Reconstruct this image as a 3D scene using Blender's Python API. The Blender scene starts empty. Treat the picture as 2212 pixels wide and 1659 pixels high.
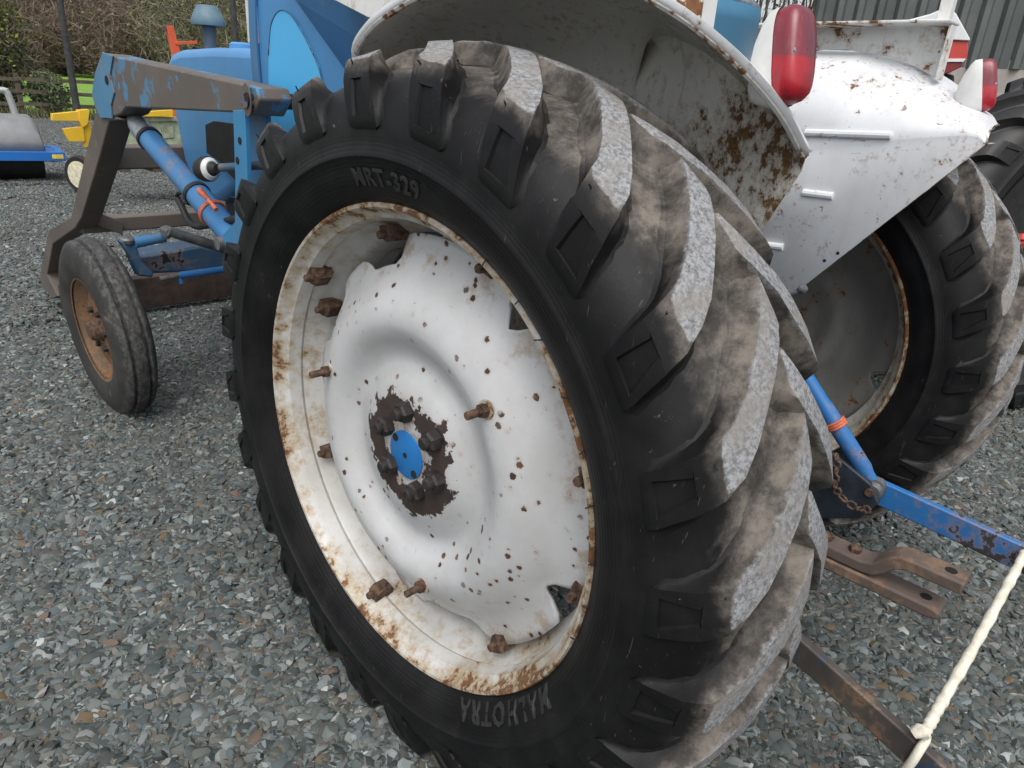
import bpy, bmesh, math, random
import numpy as np
from mathutils import Vector, Matrix
PI = math.pi
R_ = math.radians
random.seed(7); rng = np.random.default_rng(7)
scene = bpy.context.scene

# ------------------------------------------------------------------ camera
YAW, PITCH, ROLL = R_(47.0), R_(22.3), R_(3.9)
CAM = np.array([-.72, -.96, 1.36])
def _cam_axes():
    f0 = np.array([math.sin(YAW), math.cos(YAW), 0]); r0 = np.array([math.cos(YAW), -math.sin(YAW), 0]); u0 = np.array([0, 0, 1.])
    F = f0*math.cos(PITCH)-u0*math.sin(PITCH); U = f0*math.sin(PITCH)+u0*math.cos(PITCH)
    return r0*math.cos(ROLL)+U*math.sin(ROLL), -r0*math.sin(ROLL)+U*math.cos(ROLL), F
AX_R, AX_U, AX_F = _cam_axes()
FPX = 1780*2212/2624
def ray(u, v): return (u-1106)/FPX*AX_R-(v-829.5)/FPX*AX_U+AX_F
def at(u, v, ax, val):
    """photo pixel (2212 wide) -> the point where its line of sight meets the plane ax = val"""
    d = ray(u, v); i = 'xyz'.index(ax); return CAM+d*((val-CAM[i])/d[i])
def pix(P):
    d = np.array(P, float)-CAM; z = d@AX_F; return 1106+FPX*(d@AX_R)/z, 829.5-FPX*(d@AX_U)/z
cam_d = bpy.data.cameras.new('camera'); cam = bpy.data.objects.new('camera', cam_d); scene.collection.objects.link(cam)
M4 = Matrix.Identity(4)
for i in range(3):
    M4[i][0], M4[i][1], M4[i][2], M4[i][3] = AX_R[i], AX_U[i], -AX_F[i], CAM[i]
cam.matrix_world = M4
cam_d.sensor_width = 36; cam_d.lens = 36*1780/2624; cam_d.clip_start = .02; cam_d.clip_end = 500
scene.camera = cam
# ------------------------------------------------------------------ sky, sun, exposure
SUN_EL, SUN_ROT = R_(60), R_(228)
world = bpy.data.worlds.new('World'); scene.world = world; world.use_nodes = True
wt = world.node_tree; wt.nodes.clear()
sky = wt.nodes.new('ShaderNodeTexSky'); sky.sky_type = 'NISHITA'; sky.sun_disc = False
sky.sun_elevation = SUN_EL; sky.sun_rotation = SUN_ROT; sky.air_density = 1.0; sky.dust_density = 4.0; sky.ozone_density = 1.0
hs = wt.nodes.new('ShaderNodeHueSaturation'); hs.inputs['Saturation'].default_value = .32
wb = wt.nodes.new('ShaderNodeBackground'); wb.inputs['Strength'].default_value = .15
wo = wt.nodes.new('ShaderNodeOutputWorld')
wt.links.new(sky.outputs[0], hs.inputs['Color']); wt.links.new(hs.outputs[0], wb.inputs[0]); wt.links.new(wb.outputs[0], wo.inputs[0])
sl = bpy.data.lights.new('sun', 'SUN'); sl.energy = 1.0; sl.angle = R_(55); sl.color = (1, .985, .96)
so = bpy.data.objects.new('sun', sl); scene.collection.objects.link(so)
# sky rotation 0 puts the sun at +Y, growing clockwise seen from above
sd = Vector((math.sin(SUN_ROT)*math.cos(SUN_EL), math.cos(SUN_ROT)*math.cos(SUN_EL), math.sin(SUN_EL)))
so.rotation_euler = sd.to_track_quat('Z', 'Y').to_euler()
vs = scene.view_settings; vs.view_transform = 'Standard'; vs.look = 'None'; vs.gamma = 1; vs.exposure = 0.42
try: vs.use_curve_mapping = False
except Exception: pass

# ------------------------------------------------------------------ material helpers
class NT:
    def __init__(s, name):
        s.m = bpy.data.materials.new(name); s.m.use_nodes = True; s.t = s.m.node_tree; s.t.nodes.clear()
        s.out = s.t.nodes.new('ShaderNodeOutputMaterial'); s.b = s.t.nodes.new('ShaderNodeBsdfPrincipled')
        s.t.links.new(s.b.outputs[0], s.out.inputs[0]); s._obj = None
    def n(s, k): return s.t.nodes.new(k)
    def put(s, sock, v):
        if hasattr(v, 'is_output'): s.t.links.new(v, sock)
        elif isinstance(v, (tuple, list)) and len(v) == 3 and sock.type == 'RGBA': sock.default_value = (*v, 1)
        else: sock.default_value = v
    def obj(s):
        if s._obj is None: s._obj = s.n('ShaderNodeTexCoord').outputs['Object']
        return s._obj
    def vec(s, v=None, scale=(1, 1, 1), off=(0, 0, 0)):
        m = s.n('ShaderNodeMapping'); s.put(m.inputs['Vector'], v or s.obj()); s.put(m.inputs['Scale'], scale); s.put(m.inputs['Location'], off); return m.outputs[0]
    def rnd(s, v=None, k=40):
        """shift by object so that copies do not repeat"""
        oi = s.n('ShaderNodeObjectInfo'); m = s.n('ShaderNodeVectorMath'); m.operation = 'MULTIPLY_ADD'
        c = s.n('ShaderNodeCombineXYZ')
        for i in range(3): s.t.links.new(oi.outputs['Random'], c.inputs[i])
        s.t.links.new(c.outputs[0], m.inputs[0]); m.inputs[1].default_value = (k, k*.7, k*1.3); s.put(m.inputs[2], v or s.obj()); return m.outputs[0]
    def noise(s, scale, detail=4, rough=.55, v=None, dist=0):
        t = s.n('ShaderNodeTexNoise'); t.inputs['Scale'].default_value = scale; t.inputs['Detail'].default_value = detail
        t.inputs['Roughness'].default_value = rough; t.inputs['Distortion'].default_value = dist; s.put(t.inputs['Vector'], v or s.obj()); return t.outputs[0]
    def vor(s, scale, v=None, out='Distance', feat='F1', rand=1):
        t = s.n('ShaderNodeTexVoronoi'); t.feature = feat; t.inputs['Scale'].default_value = scale; t.inputs['Randomness'].default_value = rand
        s.put(t.inputs['Vector'], v or s.obj()); return t.outputs[out]
    def math(s, op, a, b=0, c=0):
        m = s.n('ShaderNodeMath'); m.operation = op; s.put(m.inputs[0], a); s.put(m.inputs[1], b)
        if op in ('MULTIPLY_ADD', 'SMOOTH_MAX', 'SMOOTH_MIN'): s.put(m.inputs[2], c)
        return m.outputs[0]
    def step(s, a, lo, hi, t0=0., t1=1.):
        m = s.n('ShaderNodeMapRange'); m.interpolation_type = 'SMOOTHSTEP'; s.put(m.inputs[0], a)
        for i, x in enumerate((lo, hi, t0, t1)): s.put(m.inputs[i+1], x)
        return m.outputs[0]
    def ramp(s, f, stops, const=False):
        r = s.n('ShaderNodeValToRGB'); e = r.color_ramp.elements
        if const: r.color_ramp.interpolation = 'CONSTANT'
        while len(e) > 1: e.remove(e[-1])
        for i, (p, c) in enumerate(stops):
            x = e[0] if i == 0 else e.new(p); x.position = p; x.color = (*c, 1) if len(c) == 3 else c
        s.put(r.inputs[0], f); return r.outputs[0]
    def mix(s, f, a, b, mode='MIX'):
        m = s.n('ShaderNodeMix'); m.data_type = 'RGBA'; m.blend_type = mode; s.put(m.inputs[0], f); s.put(m.inputs[6], a); s.put(m.inputs[7], b); return m.outputs[2]
    def mixf(s, f, a, b):
        m = s.n('ShaderNodeMix'); s.put(m.inputs[0], f); s.put(m.inputs[2], a); s.put(m.inputs[3], b); return m.outputs[0]
    def xyz(s, v=None):
        q = s.n('ShaderNodeSeparateXYZ'); s.put(q.inputs[0], v or s.obj()); return q.outputs
    def bump(s, h, strength=.3, dist=.002):
        b = s.n('ShaderNodeBump'); b.inputs['Strength'].default_value = strength; b.inputs['Distance'].default_value = dist
        s.put(b.inputs['Height'], h); s.t.links.new(b.outputs[0], s.b.inputs['Normal'])
    def fin(s, col, rough=.5, metal=0., spec=None):
        s.put(s.b.inputs['Base Color'], col); s.put(s.b.inputs['Roughness'], rough); s.put(s.b.inputs['Metallic'], metal)
        if spec is not None: s.put(s.b.inputs['Specular IOR Level'], spec)
        return s.m
RUST = [(0., (.045, .022, .014)), (.35, (.10, .045, .02)), (.6, (.19, .085, .03)), (.85, (.26, .14, .06)), (1, (.32, .2, .1))]
def paint(name, col, chips=.5, scale=30, under=None, grime=.25, rough=.42, speck=.0, var=.12, streak=0., patch=0., patchcol=None, scratch=0):
    """worn enamel: chips down to rusty steel, grime, specks. chips 0..1"""
    N = NT(name); v = N.rnd()
    c2 = tuple(x*(1-var) for x in col)
    base = N.mix(N.step(N.noise(3.5, 5, .6, v), .35, .65), col, c2)
    if patch:
        pm = N.step(N.noise(scale*.22, 8, .7, v), .62-patch*.3, .64-patch*.3)
        base = N.mix(pm, base, patchcol)
    rust = N.ramp(N.noise(scale*2.2, 6, .7, v), RUST if under is None else [(.3, tuple(x*.6 for x in under)), (.7, under)])
    big = N.noise(scale*.14, 4, .6, v); fine = N.noise(scale, 7, .68, v)
    f = N.math('ADD', N.math('MULTIPLY', big, .55), N.math('MULTIPLY', fine, .6))
    th = .80-.28*chips
    m = N.step(f, th, th+.018)
    halo = N.step(f, th-.075, th+.01, 0, .45)
    g = N.step(N.noise(scale*.35, 6, .7, N.vec(v, (1, 1, .35))), .42, .78, 0, grime)
    c = N.mix(g, base, (.13, .115, .09)); c = N.mix(halo, c, (.30, .17, .08)); c = N.mix(m, c, rust)
    mm = m
    if speck:
        d = N.math('ADD', N.vor(scale*1.9, v), N.math('MULTIPLY', N.noise(scale*4, 4, .7, v), .5)); sp = N.math('MULTIPLY', N.math('MULTIPLY', N.step(d, .42, .36), N.step(N.vor(scale*1.9, v, 'Color'), .55, .6)), N.step(N.noise(scale*.3, 4, .6, v), .62-speck*.2, .67-speck*.2))
        c = N.mix(sp, c, (.05, .03, .022)); mm = N.math('MAXIMUM', m, sp)
    if scratch:
        ln = N.step(N.math('ABSOLUTE', N.math('SUBTRACT', N.noise(6, 2, .5, v, .2), .5)), .0035, .002)
        sm = N.math('MULTIPLY', ln, N.step(N.noise(13, 3, .6, N.vec(v, off=(3, 5, 1))), .64-scratch*.08, .66-scratch*.08))
        c = N.mix(N.math('MULTIPLY', sm, .8), c, (.2, .13, .09)); mm = N.math('MAXIMUM', mm, sm)
    N.bump(N.math('SUBTRACT', N.math('MULTIPLY', N.noise(scale*5, 4, .6, v), .15), mm), .35, .0012)
    return N.fin(c, N.mixf(mm, rough, .85))
def plain(name, col, rough=.6, metal=0, var=.25, scale=25, bump=.2, col2=None):
    N = NT(name); v = N.rnd(); f = N.noise(scale, 6, .65, v)
    c = N.mix(N.step(f, .3, .7), tuple(x*(1-var) for x in col), col2 or tuple(min(1, x*(1+var)) for x in col))
    N.bump(N.noise(scale*4, 4, .6, v), bump, .0015)
    return N.fin(c, rough, metal)

# ------------------------------------------------------------------ mesh helpers
col = scene.collection
def wl(o):
    p = Vector((0, 0, 0))
    while o is not None: p = p+Vector(o.location); o = o.parent
    return p
def mesh(name, V, F, mats, parent=None, smooth=35, mi=None, bevel=0, seg=2, solid=None, local=False, loc=None):
    """one mesh object; V in world coordinates unless local"""
    V = np.asarray(V, float).reshape(-1, 3)
    if not local and loc is None and parent is None:
        lo, hi = V.min(0), V.max(0); loc = ((lo[0]+hi[0])/2, (lo[1]+hi[1])/2, lo[2])
    off = Vector((0, 0, 0)) if local else (wl(parent) if parent else Vector((0, 0, 0)))
    if loc is not None and not local: off = off+(Vector(loc)-(wl(parent) if parent else Vector((0, 0, 0))))
    me = bpy.data.meshes.new(name); me.from_pydata((V-np.array(off)).tolist(), [], [list(map(int, f)) for f in F])
    for m in (mats if isinstance(mats, (list, tuple)) else [mats]): me.materials.append(m)
    if mi is not None: me.polygons.foreach_set('material_index', list(mi))
    bm = bmesh.new(); bm.from_mesh(me)
    if solid is None: bmesh.ops.recalc_face_normals(bm, faces=bm.faces)
    bm.to_mesh(me); bm.free()
    if smooth:
        me.polygons.foreach_set('use_smooth', [True]*len(me.polygons)); me.set_sharp_from_angle(angle=R_(smooth))
    me.update()
    o = bpy.data.objects.new(name, me); col.objects.link(o)
    if parent: o.parent = parent
    if loc is not None: o.location = Vector(loc)-(wl(parent) if (parent and not local) else Vector((0, 0, 0)))
    if solid:
        s = o.modifiers.new('solidify', 'SOLIDIFY'); s.thickness = solid[0]; s.offset = 0; s.material_offset = solid[1]; s.use_even_offset = True
    if bevel:
        b = o.modifiers.new('bevel', 'BEVEL'); b.width = bevel; b.segments = seg; b.limit_method = 'ANGLE'; b.angle_limit = R_(30); b.harden_normals = False
    return o
def empty(name, loc, rz=0):
    o = bpy.data.objects.new(name, None); col.objects.link(o); o.location = loc; o.rotation_euler = (0, 0, rz); o.empty_display_size = .1; return o
def tag(o, label, cat, group=None, kind=None):
    o['label'] = label; o['category'] = cat
    if group: o['group'] = group
    if kind: o['kind'] = kind
    return o
class B:
    """collects vertices and faces"""
    def __init__(s): s.V = []; s.F = []; s.M = []
    def add(s, V, F, m=0):
        k = len(s.V); s.V += [tuple(map(float, v)) for v in V]; s.F += [[i+k for i in f] for f in F]; s.M += [m]*len(F); return s
    def box(s, lo, hi, m=0):
        (a, b, c), (d, e, f) = lo, hi
        return s.add([(a, b, c), (d, b, c), (d, e, c), (a, e, c), (a, b, f), (d, b, f), (d, e, f), (a, e, f)],
                     [(0, 3, 2, 1), (4, 5, 6, 7), (0, 1, 5, 4), (1, 2, 6, 5), (2, 3, 7, 6), (3, 0, 4, 7)], m)
    def prism(s, poly, ax, lo, hi, m=0):
        """poly: list of the two other coordinates in xyz order"""
        n = len(poly); i = 'xyz'.index(ax); out = []
        for w in (lo, hi):
            for p in poly: q = list(p[:2]); q.insert(i, w); out.append(q)
        F = [list(range(n))[::-1], [n+j for j in range(n)]]+[(j, (j+1) % n, n+(j+1) % n, n+j) for j in range(n)]
        return s.add(out, F, m)
    def tube(s, pts, r, n=12, m=0, cap=True):
        pts = [Vector(p) for p in pts]; rs = r if isinstance(r, (list, tuple)) else [r]*len(pts)
        V = []; up = None
        for i, p in enumerate(pts):
            t = (pts[min(i+1, len(pts)-1)]-pts[max(i-1, 0)])
            if t.length < 1e-9: t = Vector((0, 0, 1))
            t.normalize()
            if up is None:
                up = Vector((0, 0, 1)) if abs(t.z) < .9 else Vector((1, 0, 0))
            a = t.cross(up).normalized(); up = a.cross(t).normalized()
            for k in range(n):
                q = p+(a*math.cos(2*PI*k/n)+up*math.sin(2*PI*k/n))*rs[i]; V.append(q)
        F = [(i*n+k, i*n+(k+1) % n, (i+1)*n+(k+1) % n, (i+1)*n+k) for i in range(len(pts)-1) for k in range(n)]
        if cap: F += [list(range(n))[::-1], [(len(pts)-1)*n+k for k in range(n)]]
        return s.add(V, F, m)
    def lathe(s, prof, c, axis, n=32, m=0, close=False):
        """prof: (along axis, radius) list; c centre; axis vector"""
        a = Vector(axis).normalized(); u = a.orthogonal().normalized(); w = a.cross(u); c = Vector(c); V = []; 
        for (h, r) in prof:
            for k in range(n): V.append(c+a*h+(u*math.cos(2*PI*k/n)+w*math.sin(2*PI*k/n))*r)
        L = len(prof); F = [(i % L*n+k, i % L*n+(k+1) % n, (i+1) % L*n+(k+1) % n, (i+1) % L*n+k) for i in range(L if close else L-1) for k in range(n)]
        if not close:
            if prof[0][1] > 1e-6: F.append(list(range(n))[::-1])
            if prof[-1][1] > 1e-6: F.append([(L-1)*n+k for k in range(n)])
        return s.add(V, F, m)
    def grid(s, rows, m=0, closed=False):
        h, w = len(rows), len(rows[0]); F = []
        for i in range(h-1):
            for j in range(w if closed else w-1): F.append((i*w+j, i*w+(j+1) % w, (i+1)*w+(j+1) % w, (i+1)*w+j))
        return s.add([p for r in rows for p in r], F, m)
    def quad(s, a, b, c, d, m=0): return s.add([a, b, c, d], [(0, 1, 2, 3)], m)
    def build(s, name, mats, parent=None, **k):
        return mesh(name, s.V, s.F, mats, parent, mi=s.M if isinstance(mats, (list, tuple)) else None, **k)
def copy_tree(o, parent=None):
    c = o.copy(); col.objects.link(c); c.parent = parent
    for ch in list(o.children): copy_tree(ch, c)
    return c
def spline(pts, n):
    """Catmull-Rom through pts, n points per span"""
    P = [np.array(p, float) for p in pts]; P = [2*P[0]-P[1]]+P+[2*P[-1]-P[-2]]; out = []
    for i in range(1, len(P)-2):
        for k in range(n):
            t = k/n; a, b, c, d = P[i-1:i+3]
            out.append(.5*((2*b)+(-a+c)*t+(2*a-5*b+4*c-d)*t*t+(-a+3*b-3*c+d)*t**3))
    return out+[P[-2]]
# ------------------------------------------------------------------ ground, gravel, field
N = NT('ground_grit'); w = N.vec()
c = N.ramp(N.vor(55, w, 'Color'), [(0, (.045, .048, .045)), (.5, (.085, .09, .085)), (.8, (.14, .145, .14)), (1, (.26, .26, .25))])
c = N.mix(.5, c, N.ramp(N.noise(90, 5, .7, w), [(.3, (.06, .06, .056)), (.7, (.18, .18, .165))]))
N.bump(N.vor(55, w), .8, .012); m_ground = N.fin(c, .9)
g = B(); g.quad((-300, -300, -.004), (300, -300, -.004), (300, 300, -.004), (-300, 300, -.004))
gr = g.build('ground', m_ground, smooth=0); gr['kind'] = 'structure'; gr['label'] = 'grey grit yard under the loose gravel'
# loose stones: eight patches of stones, laid thousands of times by geometry nodes
N = NT('gravel_stone'); gi = N.n('ShaderNodeNewGeometry').outputs['Random Per Island']; oi = N.n('ShaderNodeObjectInfo').outputs['Random']
f = N.math('FRACT', N.math('ADD', gi, N.math('MULTIPLY', oi, 7.31)))
f2 = N.math('FRACT', N.math('MULTIPLY', f, 17.7))
c = N.ramp(f, [(0, (.055, .066, .066)), (.12, (.115, .12, .105)), (.24, (.085, .105, .10)), (.34, (.13, .115, .105)), (.45, (.16, .175, .165)), (.58, (.12, .145, .15)), (.68, (.21, .215, .20)), (.78, (.27, .29, .285)), (.86, (.19, .165, .13)), (.91, (.33, .33, .31)), (.955, (.44, .45, .43)), (.962, (.24, .15, .07)), (.978, (.2, .12, .085)), (.993, (.55, .55, .53))], True)
c = N.mix(N.step(N.noise(260, 4, .65, N.rnd(None, 9)), .3, .7, 0, .45), c, N.mix(.5, c, (.05, .05, .045)))
c = N.mix(.65, c, N.mix(f2, N.mix(.7, c, (.03, .034, .033)), c))
wp = N.n('ShaderNodeNewGeometry').outputs['Position']
c = N.mix(N.step(N.noise(.9, 4, .6, wp), .45, .68, 0, .3), c, (.06, .06, .052))
c = N.mix(1, c, (.90, .95, .96), 'MULTIPLY'); N.bump(N.noise(420, 3, .6), .25, .001); m_stone = N.fin(c, .72, 0, .35)
def ico():
    bm = bmesh.new(); bmesh.ops.create_icosphere(bm, subdivisions=2, radius=1); bm.verts.ensure_lookup_table()
    V = np.array([v.co[:] for v in bm.verts]); F = [[v.index for v in f.verts] for f in bm.faces]; bm.free(); return V, F
IV, IF = ico(); IFa = np.array(IF)
def patch(rad, n, seed):
    r = np.random.default_rng(seed); Vs = []; Fs = []; k = 0
    for i in range(n):
        L = np.clip(r.lognormal(math.log(.0114), .44), .0042, .022); a = r.uniform(.55, 1.), r.uniform(.35, .62)
        # lumpy, faceted stone: flatten the ball against a few random planes
        V = IV.copy()
        for _ in range(8):
            d = r.normal(size=3); d /= np.linalg.norm(d); h = r.uniform(.38, .8); t = V@d
            V -= np.maximum(t-h, 0)[:, None]*d
        V = V*np.array([1, a[0], a[1]])*L*1.25
        rx, ry, rz = r.normal(0, .35), r.normal(0, .35), r.uniform(0, 2*PI)
        Rm = np.array(Matrix.Rotation(rz, 3, 'Z') @ Matrix.Rotation(ry, 3, 'Y') @ Matrix.Rotation(rx, 3, 'X'))
        q = rad*math.sqrt(r.uniform()); th = r.uniform(0, 2*PI); z = r.uniform(.0, .012)
        Vs.append(V@Rm.T+np.array([q*math.cos(th), q*math.sin(th), z])); Fs.append(IFa+k); k += len(V)
    V = np.concatenate(Vs); F = np.concatenate(Fs); me = bpy.data.meshes.new('gravel_patch'); me.from_pydata(V.tolist(), [], F.tolist()); me.materials.append(m_stone)
    me.polygons.foreach_set('use_smooth', [True]*len(me.polygons)); me.set_sharp_from_angle(angle=R_(24)); return bpy.data.objects.new('gravel_patch', me)
pc = bpy.data.collections.new('gravel_patches')
for s_ in range(8): pc.objects.link(patch(.26, 540, 50+s_))
pts = []
cx, cy = CAM[0], CAM[1]; d0 = YAW
for i in range(10500):
    # even cover of the yard in front of the camera, some way past both edges of the picture
    rr_ = 27*math.sqrt(rng.uniform()); a = d0+rng.uniform(-1.0, 1.0)
    p = (cx+rr_*math.sin(a), cy+rr_*math.cos(a))
    if p[1] > 23.5-.12*p[0]+rng.uniform(-.3, .3): continue
    if rr_ > 9 and rng.uniform() < .1: continue
    pts.append((p[0], p[1], rng.uniform(-.002, .003)))
for i in range(900):
    rr_ = 3.2*math.sqrt(rng.uniform()); a = rng.uniform(0, 2*PI); pts.append((cx+.8+rr_*math.sin(a), cy+.8+rr_*math.cos(a), rng.uniform(-.002, .003)))
gv = bpy.data.meshes.new('gravel'); gv.from_pydata(pts, [], []); go = bpy.data.objects.new('gravel', gv); col.objects.link(go)
tag(go, 'loose grey crushed stone covering the yard', 'gravel', kind='stuff')
ng = bpy.data.node_groups.new('lay_gravel', 'GeometryNodeTree'); ng.interface.new_socket('Geometry', in_out='INPUT', socket_type='NodeSocketGeometry'); ng.interface.new_socket('Geometry', in_out='OUTPUT', socket_type='NodeSocketGeometry')
def gn(k): return ng.nodes.new(k)
gi_, gq, ci, iop, rv, ri, m2p = gn('NodeGroupInput'), gn('NodeGroupOutput'), gn('GeometryNodeCollectionInfo'), gn('GeometryNodeInstanceOnPoints'), gn('FunctionNodeRandomValue'), gn('FunctionNodeRandomValue'), gn('GeometryNodeMeshToPoints')
ci.inputs['Collection'].default_value = pc; ci.inputs['Separate Children'].default_value = True; ci.inputs['Reset Children'].default_value = True
rv.data_type = 'FLOAT_VECTOR'; rv.inputs[0].default_value = (0, 0, 0); rv.inputs[1].default_value = (0, 0, 2*PI)
iop.inputs['Pick Instance'].default_value = True
ri.data_type = 'INT'; ri.inputs[4].default_value = 0; ri.inputs[5].default_value = 7; ri.inputs['Seed'].default_value = 3
L_ = ng.links.new
L_(gi_.outputs[0], m2p.inputs[0]); L_(m2p.outputs[0], iop.inputs['Points']); L_(ci.outputs[0], iop.inputs['Instance']); L_(ri.outputs[2], iop.inputs['Instance Index'])
L_(rv.outputs[0], iop.inputs['Rotation']); L_(iop.outputs[0], gq.inputs[0])
go.modifiers.new('lay', 'NODES').node_group = ng
# field beyond the fence
N = NT('field_grass'); c = N.ramp(N.noise(3, 8, .7), [(.3, (.10, .20, .025)), (.55, (.18, .33, .04)), (.75, (.23, .35, .08))]); N.bump(N.noise(25, 6, .7), .9, .05); m_field = N.fin(c, .9)
g = B(); g.quad((-60, 32, .008), (90, 14, .008), (120, 190, .9), (-120, 190, .9)); o = g.build('grass_field', m_field, smooth=0); o['kind'] = 'structure'; o['label'] = 'bright green grass field beyond the wooden fence'
N = NT('rough_turf'); c = N.ramp(N.noise(6, 7, .7), [(.3, (.05, .055, .03)), (.55, (.09, .085, .05)), (.75, (.12, .12, .06))]); N.bump(N.noise(30, 6, .7), .9, .04); m_turf = N.fin(c, .95)
g = B(); g.quad((-60, 30.6, .004), (90, 12.6, .004), (90, 15.0, .012), (-60, 33., .012)); o = g.build('field_margin', m_turf, smooth=0); o['kind'] = 'structure'; o['label'] = 'rough brown grass margin under the fence'
# ------------------------------------------------------------------ rubber and wheel materials
def rubber(name, r0, r1, dust=.8, worn=False):
    """black rubber carrying dried mud; dust sets in beyond radius r0"""
    N = NT(name); X = N.xyz(); v = N.n('ShaderNodeNewGeometry').outputs['Position']
    r = N.math('SQRT', N.math('ADD', N.math('MULTIPLY', X[1], X[1]), N.math('MULTIPLY', X[2], X[2])))
    blk = N.mix(N.step(N.noise(9, 6, .65, v), .35, .75), (.006, .006, .0065), (.015, .015, .0155))
    d1 = N.math('ADD', N.math('MULTIPLY', N.step(r, r0, r1), .62), N.math('MULTIPLY', N.noise(8, 8, .70, v, .3), .66))
    m = N.step(d1, .74, 1.0, 0, dust)
    mud = N.mix(N.step(N.noise(17, 8, .75, v), .38, .64), (.085, .078, .069), (.30, .265, .225))
    c = N.mix(m, blk, mud)
    edge = N.step(N.noise(26, 6, .75, v), .66, .72, 0, .5)
    c = N.mix(N.math('MULTIPLY', edge, N.step(r, r0-.08, r0+.05)), c, (.36, .31, .25))
    if worn:      # bare scuffed tops of the bars
        at_ = N.n('ShaderNodeAttribute'); at_.attribute_name = 'worn'; sp = N.noise(140, 7, .78, v)
        wm = N.step(N.math('ADD', at_.outputs['Fac'], N.math('MULTIPLY', N.math('SUBTRACT', N.noise(45, 6, .7, v), .5), .9)), .38, .62)
        top = N.mix(N.step(sp, .38, .60), (.12, .123, .127), (.32, .325, .332)); top = N.mix(N.step(N.noise(13, 6, .65, v), .42, .66, 0, .75), top, (.22, .205, .185))
        c = N.mix(wm, c, top); m = N.math('MAXIMUM', m, wm)
    scr = N.step(N.noise(30, 2, .5, N.vec(v, (1, 6, .7)), 1.5), .70, .74, 0, .22)
    c = N.mix(scr, c, (.2, .19, .175))
    ring = N.math('MULTIPLY', N.math('SINE', N.math('MULTIPLY', r, 900)), N.math('MULTIPLY', N.step(r, .588, .575), .35))
    N.bump(N.math('ADD', N.math('ADD', N.noise(180, 4, .6, v), ring), N.math('MULTIPLY', m, .6)), .22, .0015)
    return N.fin(c, N.mixf(m, .5, .92), 0, .22)
m_rubber = rubber('tyre_rubber', .60, .71, .7)
m_lug = rubber('lug_rubber', .615, .722, .72, True)
N = NT('wheel_white'); X = N.xyz(); v = N.rnd()
r = N.math('SQRT', N.math('ADD', N.math('MULTIPLY', X[1], X[1]), N.math('MULTIPLY', X[2], X[2])))
c = N.mix(N.step(N.noise(7, 5, .6, v), .35, .7), (.55, .555, .56), (.47, .47, .465))
rr2 = N.step(r, .25, .42); 
stain = N.step(N.math('ADD', N.noise(16, 7, .7, v), N.math('MULTIPLY', rr2, .16)), .64, .78, 0, .6)
c = N.mix(stain, c, N.ramp(N.noise(40, 5, .7, v), [(.3, (.23, .13, .06)), (.7, (.42, .33, .22))]))
d = N.vor(48, v); keep = N.step(N.vor(48, v, 'Color'), .62, .66)
kk = N.step(N.noise(12, 3, .6, v), .38, .52)
cd = N.math('ADD', N.math('ADD', d, N.math('MULTIPLY', N.noise(130, 5, .7, v), .62)), N.math('MULTIPLY', N.noise(22, 2, .5, v), .35))
sp = N.math('MULTIPLY', N.math('MULTIPLY', N.step(cd, .76, .72), kk), keep)
fl = N.step(N.noise(70, 6, .76, v), .665, .68)
sp = N.math('MAXIMUM', sp, fl)
c = N.mix(N.math('MULTIPLY', N.step(N.math('ADD', d, 0), .5, .15), N.math('MULTIPLY', N.math('MULTIPLY', kk, keep), .35)), c, (.4, .25, .13))
c = N.mix(sp, c, N.ramp(N.noise(60, 4, .6, v), [(.35, (.03, .02, .018)), (.7, (.12, .06, .03))]))
hub = N.math('ADD', N.math('ABSOLUTE', N.math('SUBTRACT', r, .096)), N.math('MULTIPLY', N.math('SUBTRACT', N.noise(20, 6, .65, v), .5), .17))
hm = N.step(hub, .032, .028)
c = N.mix(N.math('MULTIPLY', N.step(r, .135, .06), N.step(N.noise(45, 6, .7, v), .4, .6, 0, .8)), c, (.33, .26, .18))
c = N.mix(hm, c, N.ramp(N.noise(30, 5, .6, v), [(.3, (.028, .02, .018)), (.75, (.06, .038, .03))]))
mm = N.math('MAXIMUM', sp, hm); N.bump(N.math('SUBTRACT', N.math('MULTIPLY', N.noise(90, 3, .6, v), .1), mm), .4, .0012)
m_wheel = N.fin(c, N.mixf(mm, .38, .8))
N = NT('rim_white'); X = N.xyz(); v = N.rnd()
lip = N.step(N.math('ABSOLUTE', N.math('SUBTRACT', X[0], .14)), .098, .142)
c = N.mix(N.step(N.noise(9, 5, .6, v), .35, .7), (.58, .575, .55), (.46, .45, .41))
f = N.math('ADD', N.math('MULTIPLY', N.noise(34, 7, .72, v), .62), N.math('ADD', N.math('MULTIPLY', N.noise(5, 3, .6, v), .42), N.math('MULTIPLY', lip, .10)))
c = N.mix(N.step(f, .49, .66, 0, .85), c, (.36, .26, .14)); m = N.step(f, .62, .68); c = N.mix(m, c, N.ramp(N.noise(60, 6, .7, v), RUST))
grn = N.step(N.noise(13, 5, .6, v), .62, .75, 0, .6); c = N.mix(N.math('MULTIPLY', grn, N.step(f, .5, .62)), c, (.2, .16, .03))
N.bump(N.math('SUBTRACT', N.math('MULTIPLY', N.noise(120, 4, .6, v), .3), m), .4, .0015); m_rim = N.fin(c, N.mixf(m, .45, .88))
m_rustbolt = plain('rusty_bolt', (.05, .027, .02), .85, 0, .5, 70, .4, (.15, .09, .055))
m_darkbolt = plain('dark_bolt', (.035, .03, .028), .6, .3, .4, 50, .5)
m_capblue = paint('hub_cap_blue', (.02, .19, .52), .16, 40, (.04, .045, .04), .12)
m_black = plain('black_iron', (.016, .016, .016), .65, 0, .4, 30, .3)

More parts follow.
